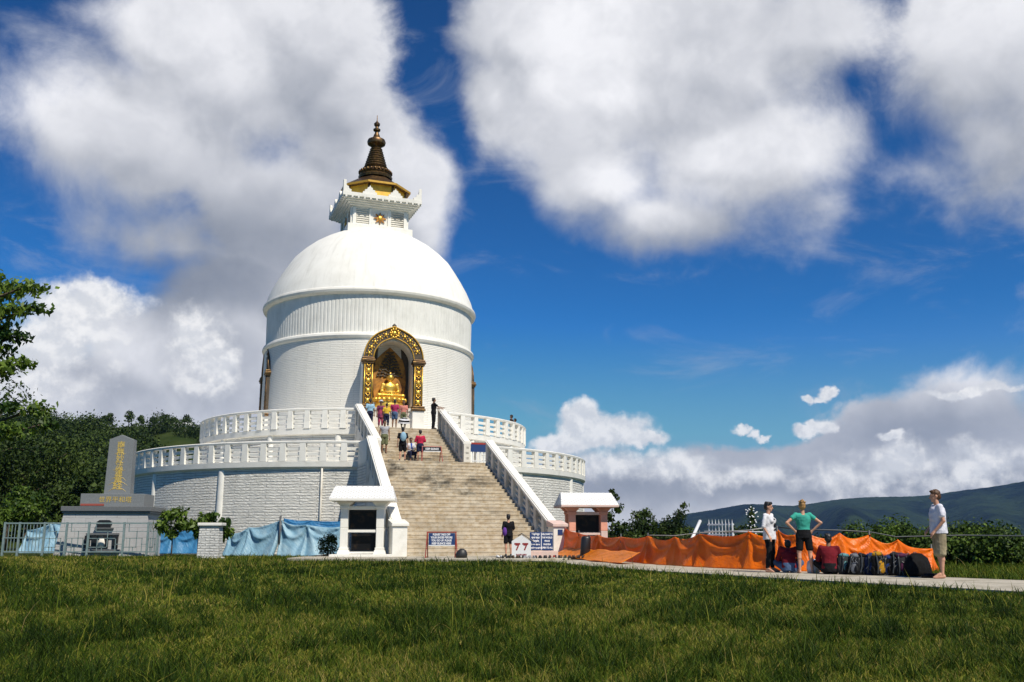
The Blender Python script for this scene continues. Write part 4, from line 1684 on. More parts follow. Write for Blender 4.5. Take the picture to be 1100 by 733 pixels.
TP = [(2.2, 40.0, 1.30, .12), (2.65, 37.6, 1.02, .1), (3.15, 35.0, .95, .1), (3.72, 32.4, .88, .08), (4.3, 30.0, .90, .06), (4.85, 28.2, .88, .05), (5.3, 26.8, .96, .05), (6.25, 24.9, 1.02, .05), (6.75, 24.1, 1.06, .05),
      (7.25, 23.6, 1.0, .05), (8.1, 23.5, .98, .05), (8.9, 23.6, .94, .05), (9.6, 23.7, .82, .04), (10.55, 23.9, .60, .04)]
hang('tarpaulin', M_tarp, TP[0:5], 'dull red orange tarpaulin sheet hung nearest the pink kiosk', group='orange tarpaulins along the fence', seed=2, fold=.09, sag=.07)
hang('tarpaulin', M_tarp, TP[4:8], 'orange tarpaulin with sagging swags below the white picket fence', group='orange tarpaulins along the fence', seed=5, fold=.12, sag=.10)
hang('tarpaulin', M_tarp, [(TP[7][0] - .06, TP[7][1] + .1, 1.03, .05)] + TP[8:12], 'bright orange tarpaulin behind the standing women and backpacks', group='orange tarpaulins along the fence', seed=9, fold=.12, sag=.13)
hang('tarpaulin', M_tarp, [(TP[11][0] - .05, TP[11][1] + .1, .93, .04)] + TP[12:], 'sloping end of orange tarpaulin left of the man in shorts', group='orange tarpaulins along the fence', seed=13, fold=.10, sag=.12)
# loose bright skirt lying at the foot of the first sheets
V, F = [], []
nu, nv = 70, 14
base = [(2.2, 39.4), (2.65, 36.9), (3.05, 34.4), (3.5, 31.6), (3.95, 29.4)]
for i in range(nu + 1):
    t = i / nu * (len(base) - 1)
    k = min(int(t), len(base) - 2)
    q = t - k
    x = base[k][0] + (base[k + 1][0] - base[k][0]) * q
    y = base[k][1] + (base[k + 1][1] - base[k][1]) * q
    for j in range(nv + 1):
        v = j / nv
        z = .34 * (1 - v) ** 1.3 + .05 + .02 * math.sin(i * .35 + v * 3) * (1 - .3 * v) + .006 * math.sin(i * .9 + j)
        w = .62 * v * (1 + .12 * math.sin(i * .3)) + .01 * math.sin(i * .5 + 1.1 * j)
        V.append((x - w * .95, y - w * .25, z + .03))
for i in range(nu):
    for j in range(nv):
        F.append((i * (nv + 1) + j, (i + 1) * (nv + 1) + j, (i + 1) * (nv + 1) + j + 1, i * (nv + 1) + j + 1))
o = np_mesh('tarpaulin', np.array(V), np.array(F), M_tarpb, smooth=True)
o.modifiers.new('thick', 'SOLIDIFY').thickness = .008
tag(o, 'loose bright orange tarpaulin spread on the ground beside the shoes', 'tarpaulin')

for k, (x, y, zt, zb) in enumerate([TP[i] for i in (1, 3, 4, 6, 8, 9, 11, 13)]):
    w = ['beside the dark bag near the pink kiosk', 'at the second gather of the red orange sheet', 'where the first two orange sheets meet', 'below the leaning white pole', 'between the white shirt and teal shirt women', 'behind the woman in teal', 'behind the row of backpacks', 'at the low right end of the orange sheets'][k]
    o = MB().tube([(x, y + .09, 0), (x, y + .09, zt + .10)], .025, 8).build('fence_post', M_pole, smooth=True)
    tag(o, 'thin dark steel post ' + w, 'post', 'steel posts holding the orange tarpaulins')
o = MB().tube([(p[0] + .02, p[1] + .12, p[2] + .06) for p in TP[8:13]] + [(11.4, 24.0, .92), (13.2, 24.2, .90)], .018, 6).build('pipe_rail', M_pole, smooth=True)
tag(o, 'thin dark pipe rail along the top of the right orange sheets', 'rail')
o = MB().tube([(p[0], p[1] + .12, p[2] + .03) for p in TP[4:8]] + [(6.5, 24.6, 1.1)], .014, 6).build('rope', M_cheek, smooth=True)
tag(o, 'pale rope holding up the swagged orange tarpaulin', 'rope')
# dark rolled bag against the first sheet
c = at(637, 592, 35.2)
o = MB().loft([((0, 0, 0), .15, .12, 0), ((0, 0, .05), .19, .15, 0), ((.05, 0, .72), .18, .14, 0), ((.06, 0, .8), .14, .10, 0)], 14).build('rolled_mat', M_black, smooth=True)
o.location = (c.x - .30, 35.2, .10)
tag(o, 'dark rolled mat leaning on the red orange tarpaulin', 'mat')

# blue tarpaulins
hang('tarpaulin', M_tblue, [(-13.3, 44.6, 1.0, .0), (-12.2, 44.0, 1.30, 0), (-10.6, 43.4, 1.62, 0)], 'light blue tarpaulin rising to the pole beside the stone pillar', group='pale blue tarpaulins below the terrace', seed=21, fold=.2, sag=.1, parent=None)
hang('tarpaulin', M_tblue, [(-10.55, 43.4, 1.62, 0), (-9.3, 43.2, 1.40, 0), (-7.7, 43.0, 1.34, 0)], 'light blue tarpaulin between the pole and the white kiosk', group='pale blue tarpaulins below the terrace', seed=25, fold=.22, sag=.1)
tag(hang('x', M_tblued, [(-10.5, 43.6, 1.70, 1.30), (-9.2, 43.55, 1.60, 1.22), (-7.6, 43.5, 1.58, 1.16)], seed=4, fold=.05, sag=.04), 'strong blue cloth strip above the light blue tarpaulin by the kiosk', 'tarpaulin').name = 'cloth_strip'
o = MB().tube([(-10.57, 43.25, -.05), (-10.57, 43.25, 1.80)], .045, 8).build('tent_pole', M_pole, smooth=True)
tag(o, 'dark pole propping up the pale blue tarpaulins', 'pole')
hang('tarpaulin', M_tblued, [(-16.9, 44.8, 1.35, .1), (-15.9, 44.6, 1.2, .1), (-14.6, 44.5, 1.25, .1), (-13.5, 44.4, .95, .1)], 'strong blue tarpaulin behind the two young trees', seed=31, fold=.15, sag=.1)
hang('tarpaulin', M_tblue, [(-23.6, 46.2, 1.2, .1), (-22.2, 45.9, 1.55, .1), (-20.9, 45.6, 1.7, .1), (-20.1, 45.4, 1.6, .1)], 'pale blue tarpaulin behind the steel railing', seed=35, fold=.22, sag=.1)


# ---- signs
def a_frame(name, label, loc, rz, w, h, board_z0, lines, size, m_frame, m_board, m_let, extra=None):
    S = empty(name, loc, rz, label, 'sign')
    for sx in (-1, 1):
        b = MB()
        b.tube([(sx * w / 2, 0, h), (sx * (w / 2 + .06), -.22, 0)], .02, 6)
        b.tube([(sx * w / 2, 0, h), (sx * (w / 2 - .02), .22, 0)], .02, 6)
        b.tube([(sx * (w / 2 + .03), -.14, h * .36), (sx * (w / 2), .14, h * .36)], .014, 6)
        b.tube([(sx * (w / 2 + .06), -.22, .03), (sx * (w / 2 - .02), .22, .03)], .016, 6)
        b.build('leg', m_frame, S)
    MB().tube([(-w / 2 - .03, 0, h), (w / 2 + .03, 0, h)], .024, 8).build('top_bar', m_frame, S)
    bd = MB().box(-w / 2 + .05, w / 2 - .03, -.10, -.07, board_z0, h - .03).build('board', m_board, S, bevel=.004)
    MB().box(-w / 2 + .05, w / 2 - .03, -.11, -.068, board_z0 - .035, board_z0).build('ledge', M_wsteel, S)
    n = len(lines)
    hh = (h - .03 - board_z0)
    for k, l in enumerate(lines):
        text(l, size, m_let, bd, (.0, -.103, board_z0 + hh * (1 - (k + .5) / n)), bold=.004, xs=.82)
    return S


c = at(474, 601, 35.3)
a_frame('notice_stand', 'red framed notice stand with blue board at the stair foot', (c.x, 35.3, .115), A_(4), 1.05, .92, .46, ['PLEASE TAKE OFF', 'YOUR SHOES BEFORE', 'YOU GO UP. PLEASE', 'KEEP SILENCE HERE'], .10, M_red, M_blue, M_wlet)
c = loc_p(-.02, 15.2, 4.42)
a_frame('notice_stand', 'low stand with narrow black notice on the stair landing', loc_p(.02, 15.15, 4.42), ST - A_(6), .92, .78, .56, ['KEEP SILENCE'], .13, M_red, M_black, M_wlet)
c = at(581.5, 600, 36.2)
S = empty('notice_board', (c.x, 36.2, .115), A_(5), 'square blue notice board with white writing on pink base', 'sign')
MB().box(-.52, .62, -.2, .25, 0, .24).build('base', M_pinkp, S, bevel=.02)
bd = MB().box(-.44, .44, -.04, .0, .26, .93).build('board', M_blue, S, bevel=.005)
MB().box(-.012, .012, -.045, -.04, .28, .91).build('divider', M_wlet, bd)
for k, l in enumerate(['शान्ति स्तूप', 'कृपया जुत्ता', 'खोल्नुहोस्', 'Leave shoes', 'and keep quiet']):
    text(l, .085, M_wlet, bd, (-.22, -.046, .85 - .125 * k), bold=.004, xs=.8)
for k, l in enumerate(['WELCOME TO', 'THE WORLD', 'PEACE', 'PAGODA', 'OPEN TO ALL']):
    text(l, .085, M_wlet, bd, (.22, -.046, .85 - .125 * k), bold=.004, xs=.8)
for x in (-.36, .36):
    MB().box(x - .02, x + .02, .0, .03, .2, .9).build('leg', M_pole, S)
c = at(560, 601, 35.7)
S = empty('shoe_board', (c.x, 35.7, .115), A_(2), 'small white gable topped board with two red marks', 'sign')
bd = MB().box(-.36, .36, -.03, .0, .02, .60).build('board', M_wsteel, S, bevel=.004)
MB().prism([(-.36, .60), (.36, .60), (.02, .83)], 'y', -.03, 0).build('gable', M_wsteel, S)
b = MB()
b.tube([(.46, -.04, .58), (.02, -.04, .88), (-.12, -.04, .80)], .022, 6)
b.build('gable_trim', M_black, S)
for s in (-1, 1):
    text('77'[0], .30, M_rlet, bd, (s * .15, -.033, .36), bold=.012, xs=.95)
text('SHOES HERE', .07, M_rlet, bd, (0, -.033, .10), bold=.003)
b = MB()
for s in (-1, 1):
    b.box(s * .15 - .11, s * .15 + .11, -.036, -.031, .47, .53)
b.build('red_mark', M_rlet, bd)
# plaque on the right newel
p = loc_p(3.43, 22.965, .95)
o = MB().box(-.11, .11, -.012, 0, 0, .22).build('plaque', M_blue)
o.location = p
o.rotation_euler.z = ST
tag(o, 'tiny blue plaque fixed to the right stair newel', 'plaque')
# banner and gate at the right end of the landing
G = empty('landing_gate', loc_p(2.42, 14.6, 4.46), ST, 'low white barred gate with dark banner at the stair landing', 'gate')
b = MB()
for x in (-.50, -.30, -.10, .10, .30, .50):
    b.box(x - .022, x + .022, -.02, .02, 0, .78)
b.build('bars', M_wsteel, G)
b = MB()
b.box(-.56, .56, -.03, .03, .74, .80)
b.box(-.56, .56, -.03, .03, .12, .17)
b.build('gate_rails', M_wsteel, G)
bn = MB().box(-.60, .66, -.06, -.04, .60, 1.02).build('banner', M_blue, G)
MB().box(-.60, .66, -.07, -.035, .98, 1.07).build('banner_edge', M_red, bn)

# ---- shoes left on the pavement
SH = [mat('black leather', (.02, .02, .022), .5), mat('brown leather', (.12, .06, .03), .6), mat('red canvas', (.35, .04, .03), .8), mat('grey mesh fabric', (.25, .25, .27), .8), mat('white rubber', (.72, .72, .70), .6), mat('blue canvas', (.05, .09, .25), .8)]
SN = ['black', 'brown', 'red', 'grey', 'white', 'blue']


def shoe_tpl(k):
    S = empty('shoe', (0, 0, 0), 0)
    sole = MB().loft([((0, 0, 0), .042, .135, 0), ((0, 0, .022), .045, .14, 0)], 14).build('sole', SH[4] if k in (2, 3, 5) else SH[0], S, smooth=False)
    MB().loft([((0, 0, .022), .043, .135, 0), ((0, .008, .05), .040, .125, 0), ((0, .04, .078), .034, .075, 0), ((0, .055, .098), .032, .058, 0)], 14).build('upper', SH[k], S, smooth=True)
    return S


tpl = [shoe_tpl(k) for k in range(6)]
rs = random.Random(11)
used = [False] * 6
i = 0
xx = 537.
while xx < 632:
    k = rs.choice([0, 0, 0, 1, 1, 2, 3, 4, 5])
    Y = 34.75 + rs.uniform(-.25, .3)
    g0 = ray(xx, 600)
    X = (xx - 550) / 1027 * Y
    rz = rs.uniform(-.5, .5) + (math.pi if rs.random() < .5 else 0)
    for s in (-1, 1):
        if used[k]:
            o = copy_tree(tpl[k])
        else:
            o = tpl[k]
            used[k] = True
        o.location = (X + s * .07, Y + rs.uniform(-.05, .05), .117)
        o.rotation_euler.z = rz + rs.uniform(-.15, .15)
        place = 'left of the gabled board' if xx < 549 else 'in front of the gabled board' if xx < 570 else 'below the blue notice board' if xx < 594 else 'at the foot of the right newel' if xx < 611 else 'by the loose orange tarpaulin'
        o['label'] = f'{SN[k]} shoe lying {place}'
        o['category'] = 'shoe'
        o['group'] = f'{SN[k]} shoes {place}'
    xx += rs.uniform(4.2, 6.4)
for k in range(6):
    if not used[k]:
        for ch in list(tpl[k].children):
            bpy.data.objects.remove(ch)
        bpy.data.objects.remove(tpl[k])
# dark bag beside the A-frame notice
o = MB().loft([((0, 0, 0), .2, .14, 0), ((0, 0, .12), .23, .16, 0), ((.02, 0, .26), .16, .11, 0), ((.02, 0, .33), .06, .05, 0)], 12).build('small_bag', SH[0], smooth=True)
c = at(495.5, 602, 35.0)
o.location = (c.x, 35.0, .117)
tag(o, 'small black bag on the pavement beside the red framed notice', 'bag')

# ---- white picket fence piece and leaning pole behind the orange sheets
Fp = empty('picket_fence', (0, 0, 0), 0, 'white steel picket fence with pointed bars behind orange tarpaulin', 'fence')
c0, c1 = at(762, 573, 31.), at(787, 573, 30.4)
for k in range(8):
    p = c0.lerp(c1, k / 7)
    b = MB()
    b.tube([(p.x, p.y, .1), (p.x, p.y, 1.32), (p.x, p.y, 1.44)], [.016, .016, .002], 6)
    b.build('picket', M_wsteel, Fp)
for z in (.92, 1.24):
    MB().beam((c0.x - .05, c0.y, z), (c1.x + .05, c1.y, z), .03, .05).build('rail', M_wsteel, Fp)
for p in (c0, c1):
    MB().tube([(p.x, p.y, 0), (p.x, p.y, 1.3)], .03, 8).build('post', M_wsteel, Fp)
a_, b_ = at(741.5, 583, 27.4), at(752, 560, 28.6)
o = MB().tube([a_, a_.lerp(b_, .5), b_], .05, 8).build('leaning_pole', M_wsteel, smooth=True)
tag(o, 'thick white pole leaning over the orange tarpaulin left of the pickets', 'pole')
a_, b_ = at(757, 571, 28.5), at(832, 572, 25.6)
o = MB().tube([a_, b_], .022, 8).build('grey_rail', M_wsteel, smooth=True)
tag(o, 'light grey horizontal rail above the orange tarpaulin at centre', 'rail')
a_ = at(787, 580, 30.4)


# ---- backpacks in a row
def cloth(name, c, c2=None):
    return mat(name, c, .85, c2 or tuple(x * .6 for x in c), 8, .4, .6, bump=.9, bscale=9, spec=.15)


C_gry = cloth('silver grey nylon', (.20, .21, .24))


def pack(label, px, Y, h, w, m1, m2, rz, tilt=0., straps=True, bottle=None, lump=False):
    B = empty('backpack', ((px - 550) / 1030 * Y, Y, .055), rz, label, 'backpack', 'backpacks in a row on the path')
    B.rotation_euler.x = tilt + .16 * math.sin(px * 1.7)
    B.rotation_euler.y = .14 * math.sin(px * 2.9)
    h *= 1 + .08 * math.sin(px * 4.1)
    d = w * .62
    if lump:
        rings_ = [((0, 0, 0), w * .48, d * .50, 0), ((0, 0, h * .15), w * .54, d * .58, 0), ((0, 0, h * .5), w * .52, d * .55, 0), ((.02, 0, h * .8), w * .40, d * .42, 0), ((.02, 0, h * .97), w * .2, d * .2, 0)]
    else:
        rings_ = [((0, 0, 0), w * .40, d * .42, 0), ((0, 0, h * .06), w * .47, d * .5, 0), ((0, 0, h * .5), w * .5, d * .52, 0), ((0, 0, h * .8), w * .46, d * .45, 0), ((0, .01, h * .86), w * .34, d * .34, 0)]
    body = MB().loft(rings_, 18).build('bag_body', m1, B, smooth=True)
    if not lump:
        MB().ell((0, -.01, h * .9), (w * .38, d * .42, h * .12), 12, 8).build('top_lid', m2, B, smooth=True)
        MB().ell((0, -d * .48, h * .36), (w * .27, d * .13, h * .27), 14, 8).build('front_pocket', m2, B, smooth=True)
        for s in (-1, 1):
            MB().ell((s * w * .5, 0, h * .25), (w * .1, d * .3, h * .18), 10, 7).build('side_pocket', m1, B, smooth=True)
            MB().tube([(s * w * .36, -d * .42, h * .1), (s * w * .30, -d * .58, h * .4), (s * w * .26, -d * .5, h * .8), (s * w * .2, -d * .3, h * .97)], .014, 5).build('buckle_strap', M_pole, B)
        st_ = MB()
        rq = random.Random(int(px))
        for q in range(5):
            x, z = rq.uniform(-.3, .3) * w, rq.uniform(.15, .85) * h
            st_.tube([(x, -d * .56, z), (x + rq.uniform(-.06, .06), -d * .62, z - .05), (x + rq.uniform(-.08, .08), -d * .58, z - .12)], .009, 5)
        st_.build('loose_webbing', C_gry if int(px) % 2 else M_pole, B)
    if straps:
        for s in (-1, 1):
            MB().tube([(s * w * .2, d * .45, h * .85), (s * w * .3, d * .85, h * .6), (s * w * .38, d * .8, h * .3), (s * w * .4, d * .45, h * .1)], [.025, .035, .03, .015], 6).build('shoulder_strap', M_pole, B, smooth=True)
    MB().tube([(-.04, .02, h * .93), (-.03, .04, h * 1.03), (.03, .04, h * 1.03), (.04, .02, h * .93)], .01, 6).build('grab_handle', M_pole, B, smooth=True)
    if bottle:
        o = MB().lathe([(.001, 0), (.032, 0), (.033, .14), (.015, .18), (.015, .2), (.001, .2)], 10).build('bottle', bottle, B, smooth=True)
        o.location = (w * .52, 0, h * .3)
    return B


def cloth(name, c, c2=None):
    return mat(name, c, .85, c2 or tuple(x * .6 for x in c), 8, .4, .6, bump=.9, bscale=9, spec=.15)


C_blk, C_dk = cloth('black nylon', (.010, .010, .011)), cloth('charcoal nylon', (.028, .029, .032))
C_teal, C_navy = cloth('pale teal nylon', (.14, .34, .37)), cloth('navy nylon', (.02, .03, .08))
C_yel, C_pur = cloth('yellow nylon', (.50, .26, .02)), cloth('plum nylon', (.12, .03, .08))
C_blu, C_gry = cloth('blue nylon', (.03, .06, .20)), cloth('silver grey nylon', (.20, .21, .24))
pack('pale teal topped pack nearest the seated people', 908, 21.6, .46, .34, C_dk, C_teal, .2)
pack('black pack with silver grey pocket second in the row', 917, 21.4, .44, .32, C_blk, C_gry, -.3, bottle=C_teal)
pack('charcoal pack with dark lid third in the row', 926, 21.3, .43, .32, C_dk, C_blk, .4)
pack('navy blue pack with blue pocket in mid row', 937, 21.2, .45, .32, C_navy, C_blu, -.1)
pack('black pack with yellow front pocket and lid', 946, 21.0, .47, .33, C_blk, C_yel, .25)
pack('blue trimmed black pack right of the yellow one', 954, 21.0, .44, .30, C_blk, C_blu, -.35, bottle=C_gry)
pack('tall black pack with charcoal lid right of mid row', 963, 20.9, .47, .34, C_blk, C_dk, .1)
pack('plum coloured pack squeezed beside the big black one', 972, 20.8, .44, .32, C_dk, C_pur, -.2)
pack('big rounded black rucksack at the right end of the row', 986, 20.35, .48, .56, C_blk, C_blk, .1, lump=True, straps=False)
pack('black pack lying behind the big rounded rucksack', 977, 20.9, .46, .36, C_blk, C_dk, .5, lump=True, straps=False)
# flat black form added in place of the shade left of the man
o = MB().loft([((0, 0, 0), .22, .10, 0), ((0, 0, .04), .24, .12, 0), ((0, 0, .09), .14, .07, 0)], 12).build('shade_patch', C_blk, smooth=True)
c = at(1003, 625, 19.7)
o.location = (c.x, 19.75, .057)
tag(o, 'flat black form standing in for shade beside the feet of the man', 'bag')

# ------------------------------------------------------------ planting
# big broad-leaved tree reaching in from the left edge
def px_blob(px, py, Y, rx, rz_):
    p = at(px, py, Y)
    k = Y / 1000
    return (p.x, p.y, p.z), (rx * k, rx * k, rz_ * k)


bl = [px_blob(*a) for a in ((28, 308, 22, 26, 7), (5, 312, 22.5, 26, 10), (34, 331, 22, 22, 6), (8, 334, 21.7, 26, 8), (16, 362, 22, 20, 7), (-6, 352, 22.3, 26, 12), (22, 390, 22, 20, 6), (2, 398, 21.8, 22, 9), (-5, 376, 22, 22, 10),
                             (12, 437, 22, 16, 8), (38, 440, 22.2, 20, 9), (50, 455, 22, 13, 8), (10, 462, 21.8, 28, 10), (-15, 296, 22, 22, 8), (-40, 330, 22, 40, 40), (-40, 400, 22, 40, 30), (-60, 300, 22, 40, 30), (-90, 360, 22.5, 50, 50), (-60, 260, 22.5, 40, 20), (-110, 280, 22, 45, 30), (-140, 340, 21, 50, 45), (-100, 430, 22, 45, 25))]
root = empty('broadleaf_tree', (-15.2, 22.3, 0), 0, 'broad leaved tree with layered branches at the left edge', 'tree')
tb = MB()
tb.tube([(0, 0, -.1), (.1, 0, 2.5), (0, .1, 5), (.1, 0, 7.2)], [.26, .2, .15, .07], 10)
for (c_, R) in bl:
    e = Vector((c_[0] + 15.2, c_[1] - 22.3, c_[2]))
    s = Vector((0, 0, max(2.2, e.z - 1.1 - .12 * e.x)))
    tb.tube([s, s.lerp(e, .5) + Vector((0, 0, .15)), e, e + Vector((R[0] * .5, 0, -.02))], [.07, .045, .02, .006], 6)
tb.build('trunk', M_bark, root, smooth=True)
leaf_cloud([(c_[0] + 15.2, c_[1] - 22.3, c_[2]) for c_, R in bl], [R for c_, R in bl], 11500, .155, 'crown', M_leaf, root, .6, .55, .15, 77)

# young broad-leaved trees in front of the terrace
for (px, Y, h, cr, lab, sd) in ((184, 40.2, 2.35, [(-.45, 1.35, .38), (.1, 1.85, .42), (.35, 1.4, .4), (-.3, 1.75, .3), (.0, 1.0, .28)], 'young broad leaved tree nearest the monument', 1),
                            (212, 40.4, 2.15, [(-.2, 1.35, .36), (.25, 1.6, .38), (.45, 1.25, .3), (0, .95, .25), (.55, 1.75, .25)], 'young broad leaved tree left of the stone pillar', 2),
                            (236, 41.5, 1.95, [(.1, 1.45, .30), (.35, 1.1, .25), (.1, .9, .22), (-.25, 1.35, .22)], 'slim young tree half hidden behind the stone pillar', 3)):
    x = (px - 550) / 1026 * Y
    tree('young_tree', lab, 'tree', x, Y, h, [((a, 0, z), (r, r, r * .8)) for a, z, r in cr], .26, M_leaf, 520 if sd < 3 else 280, group='young trees before the terrace', tr=.04, aspect=.5, droop=1.0, seed=40 + sd, hollow=.1)


def bush(name, label, px, Y, blobs, leaf, n, m=M_leafd, z0=0., group=None, seed=1, cat='bush'):
    x = (px - 550) / 1026 * Y
    return tree(name, label, cat, x, Y, 1.2, blobs, leaf, m, n, z0=z0, group=group, tr=.05, aspect=.6, droop=.2, seed=seed, hollow=.4)


bush('round_shrub', 'small dark clipped shrub at the end of the blue tarpaulin', 352, 38.6, [((0, 0, .52), (.44, .44, .45)), ((.1, 0, .8), (.25, .25, .2))], .08, 1500, seed=50)
# trees and scrub right of the kiosk
tree('slender_tree', 'thin sparse tree just right of the pink kiosk', 'tree', (658 - 550) / 1020 * 49, 49, 3.3, [((0, 0, 2.9), .35), ((.3, 0, 2.3), .35), ((-.25, 0, 1.9), .4), ((.35, 0, 1.3), .5), ((-.2, 0, .8), .55), ((0, 0, 3.2), .15)], .22, M_leafd, 750, tr=.05, seed=51, hollow=.2, aspect=.6)
tree('bushy_tree', 'dark bushy tree left of the pair behind the orange fence', 'tree', (692 - 550) / 1020 * 60, 60, 2.9, [((0, 0, 1.7), .9), ((-.7, 0, 1.2), .8), ((.8, 0, 1.1), .9), ((.1, 0, 2.3), .45), ((-.4, 0, 2.2), .35), ((0, 0, .6), 1.2)], .24, M_leafd, 3000, seed=52, hollow=.3, aspect=.4, group='dark trees beyond the orange fence')
tree('bushy_tree', 'feathery dark tree right of the pair behind the orange fence', 'tree', (723 - 550) / 1020 * 60, 60, 3.3, [((0, 0, 1.6), .8), ((.5, 0, 2.2), .5), ((.75, 0, 2.8), .28), ((-.5, 0, 1.3), .8), ((.7, 0, 1.0), .8), ((0, 0, .6), 1.1)], .24, M_leafd, 2800, seed=53, hollow=.3, aspect=.35, group='dark trees beyond the orange fence')
sc = [(655, 52, 1.0), (672, 50, 1.0), (745, 55, .9), (765, 50, .85), (800, 48, 1.35), (818, 46, 1.0), (850, 44, .8), (880, 42, .85), (612, 55, 1.1), (640, 56, 1.3)]
ws = ['just left of the bushy pair', 'under the slender tree', 'right of the bushy pair', 'left of the picket fence', 'beside the white flowering spire', 'left of the woman in white', 'behind the two women', 'right of the woman in teal', 'behind the pink kiosk at left', 'behind the pink kiosk at right']
for k, (px, Y, h) in enumerate(sc):
    bush('scrub_bush', 'low dark scrub ' + ws[k], px, Y, [((-.5, 0, h * .5), (.6, .6, h * .5)), ((.4, 0, h * .55), (.7, .6, h * .55)), ((0, 0, h * .8), (.4, .4, h * .35))], .18, 900, seed=60 + k, group='scrub beyond the orange fence')
# tall flowering spire
x = (808 - 550) / 1022 * 42
fl_ = tree('flowering_shrub', 'tall narrow dark shrub dotted with white blossoms', 'shrub', x, 42, 2.2, [((0, 0, .5), (.3, .3, .5)), ((0, 0, 1.1), (.22, .22, .4)), ((.02, 0, 1.6), (.18, .18, .4)), ((.03, 0, 2.0), (.13, .13, .25))], .13, M_leafd, 900, tr=.03, seed=75, hollow=.1)
b = MB()
rf = random.Random(6)
for k in range(34):
    b.ell((rf.uniform(-.28, .28) * (1 - .0 * k), rf.uniform(-.28, -.1), rf.uniform(.9, 2.15)), (.035, .03, .03), 6, 4)
b.build('blossoms', M_wlet, fl_)
# hedge at right, bushes behind the packs
for k, (px, Y, h, w) in enumerate([(935, 33, 1.25, 1.0), (962, 34, 1.55, 1.2), (985, 33, 1.25, 1.0), (1002, 30, 1.15, 1.0), (1022, 29.5, 1.3, 1.1), (1050, 29, 1.35, 1.2), (1078, 28.6, 1.2, 1.2), (1105, 28, 1.15, 1.3), (1140, 27.5, 1.2, 1.4)]):
    lab = ['leafy bush left of the group behind the backpacks', 'tallest leafy bush behind the row of backpacks', 'leafy bush just left of the man in shorts', 'leafy hedge bush directly behind the man', 'hedge bush close right of the man', 'rounded hedge bush in the middle of the right hedge', 'hedge bush second from the right edge', 'hedge bush at the right edge of the view', 'hedge bush past the right edge of the view'][k]
    bb = [((rng.uniform(-w, w) * .7, rng.uniform(-.3, .3), h * rng.uniform(.3, .75)), (w * .5, w * .45, h * rng.uniform(.28, .4))) for q in range(9)]
    bb += [((q * w * .4, 0, h * .3), (w * .5, .5, h * .35)) for q in (-2, -1, 0, 1, 2)]
    bush('hedge_bush', lab, px, Y, bb, .12, 5200, m=M_leafh, seed=80 + k, group='hedge and bushes on the right')
# dark trees on the left behind the railing
for k, (px, py, Y, R, lab) in enumerate([(12, 520, 62, 3.0, 'dark leafy tree at the left edge behind the railing'), (45, 512, 66, 2.3, 'dark leafy tree second from the left edge'), (70, 540, 60, 1.7, 'dark rounded tree left of the monument plinth'), (30, 548, 54, 1.5, 'lower bright tipped bushy tree above the railing'), (-20, 480, 60, 4, 'tall dark tree mostly beyond the left edge')]):
    p = at(px, py, Y)
    bb = [((rng.normal(0, .5) * R, rng.normal(0, .3) * R, max(.6, p.z + rng.normal(0, .45) * R)), R * rng.uniform(.35, .6)) for q in range(9)]
    tree('leafy_tree', lab, 'tree', p.x, Y, p.z + R, bb, .26, M_leafd if k != 3 else M_leaf, 4200, seed=95 + k, group='dark trees behind the railing', tr=.15, aspect=.5, droop=.5, hollow=.35)

# white house far up the hill
a = math.atan2(ray(196, 466).x, ray(196, 466).y)
d = 395
zz_ = float(hill_z(a, d)) + .5
Hh = empty('hill_house', (d * math.sin(a), d * math.cos(a), zz_), .3, 'tiny white house high on the wooded hillside', 'house')
MB().box(-3.2, 3.2, -2, 2, 0, 2.6).build('wall', M_trim, Hh)
MB().prism([(-2.4, 2.6), (2.4, 2.6), (0, 3.9)], 'x', -3.6, 3.6).build('roof', M_wsteel, Hh)
for x in (-2, 0, 2):
    MB().box(x - .4, x + .4, -2.04, -1.98, .9, 1.9).build('window', M_black, Hh)

# ------------------------------------------------------------ people
def skinm(name, c):
    return mat(name, c, .55, tuple(x * .85 for x in c), 12, .4, .6, spec=.3)


SK_L = skinm('fair sunburnt skin', (.56, .30, .20))
SK_B = skinm('brown skin', (.26, .14, .085))
H_BLK, H_BRN, H_BLD = mat('black hair', (.012, .010, .010), .5), mat('brown hair', (.10, .045, .018), .6, (.06, .025, .01), 30), mat('dark blond hair', (.42, .24, .08), .6, (.26, .14, .05), 30)
M_eye = mat('dark eye', (.01, .01, .01), .2)


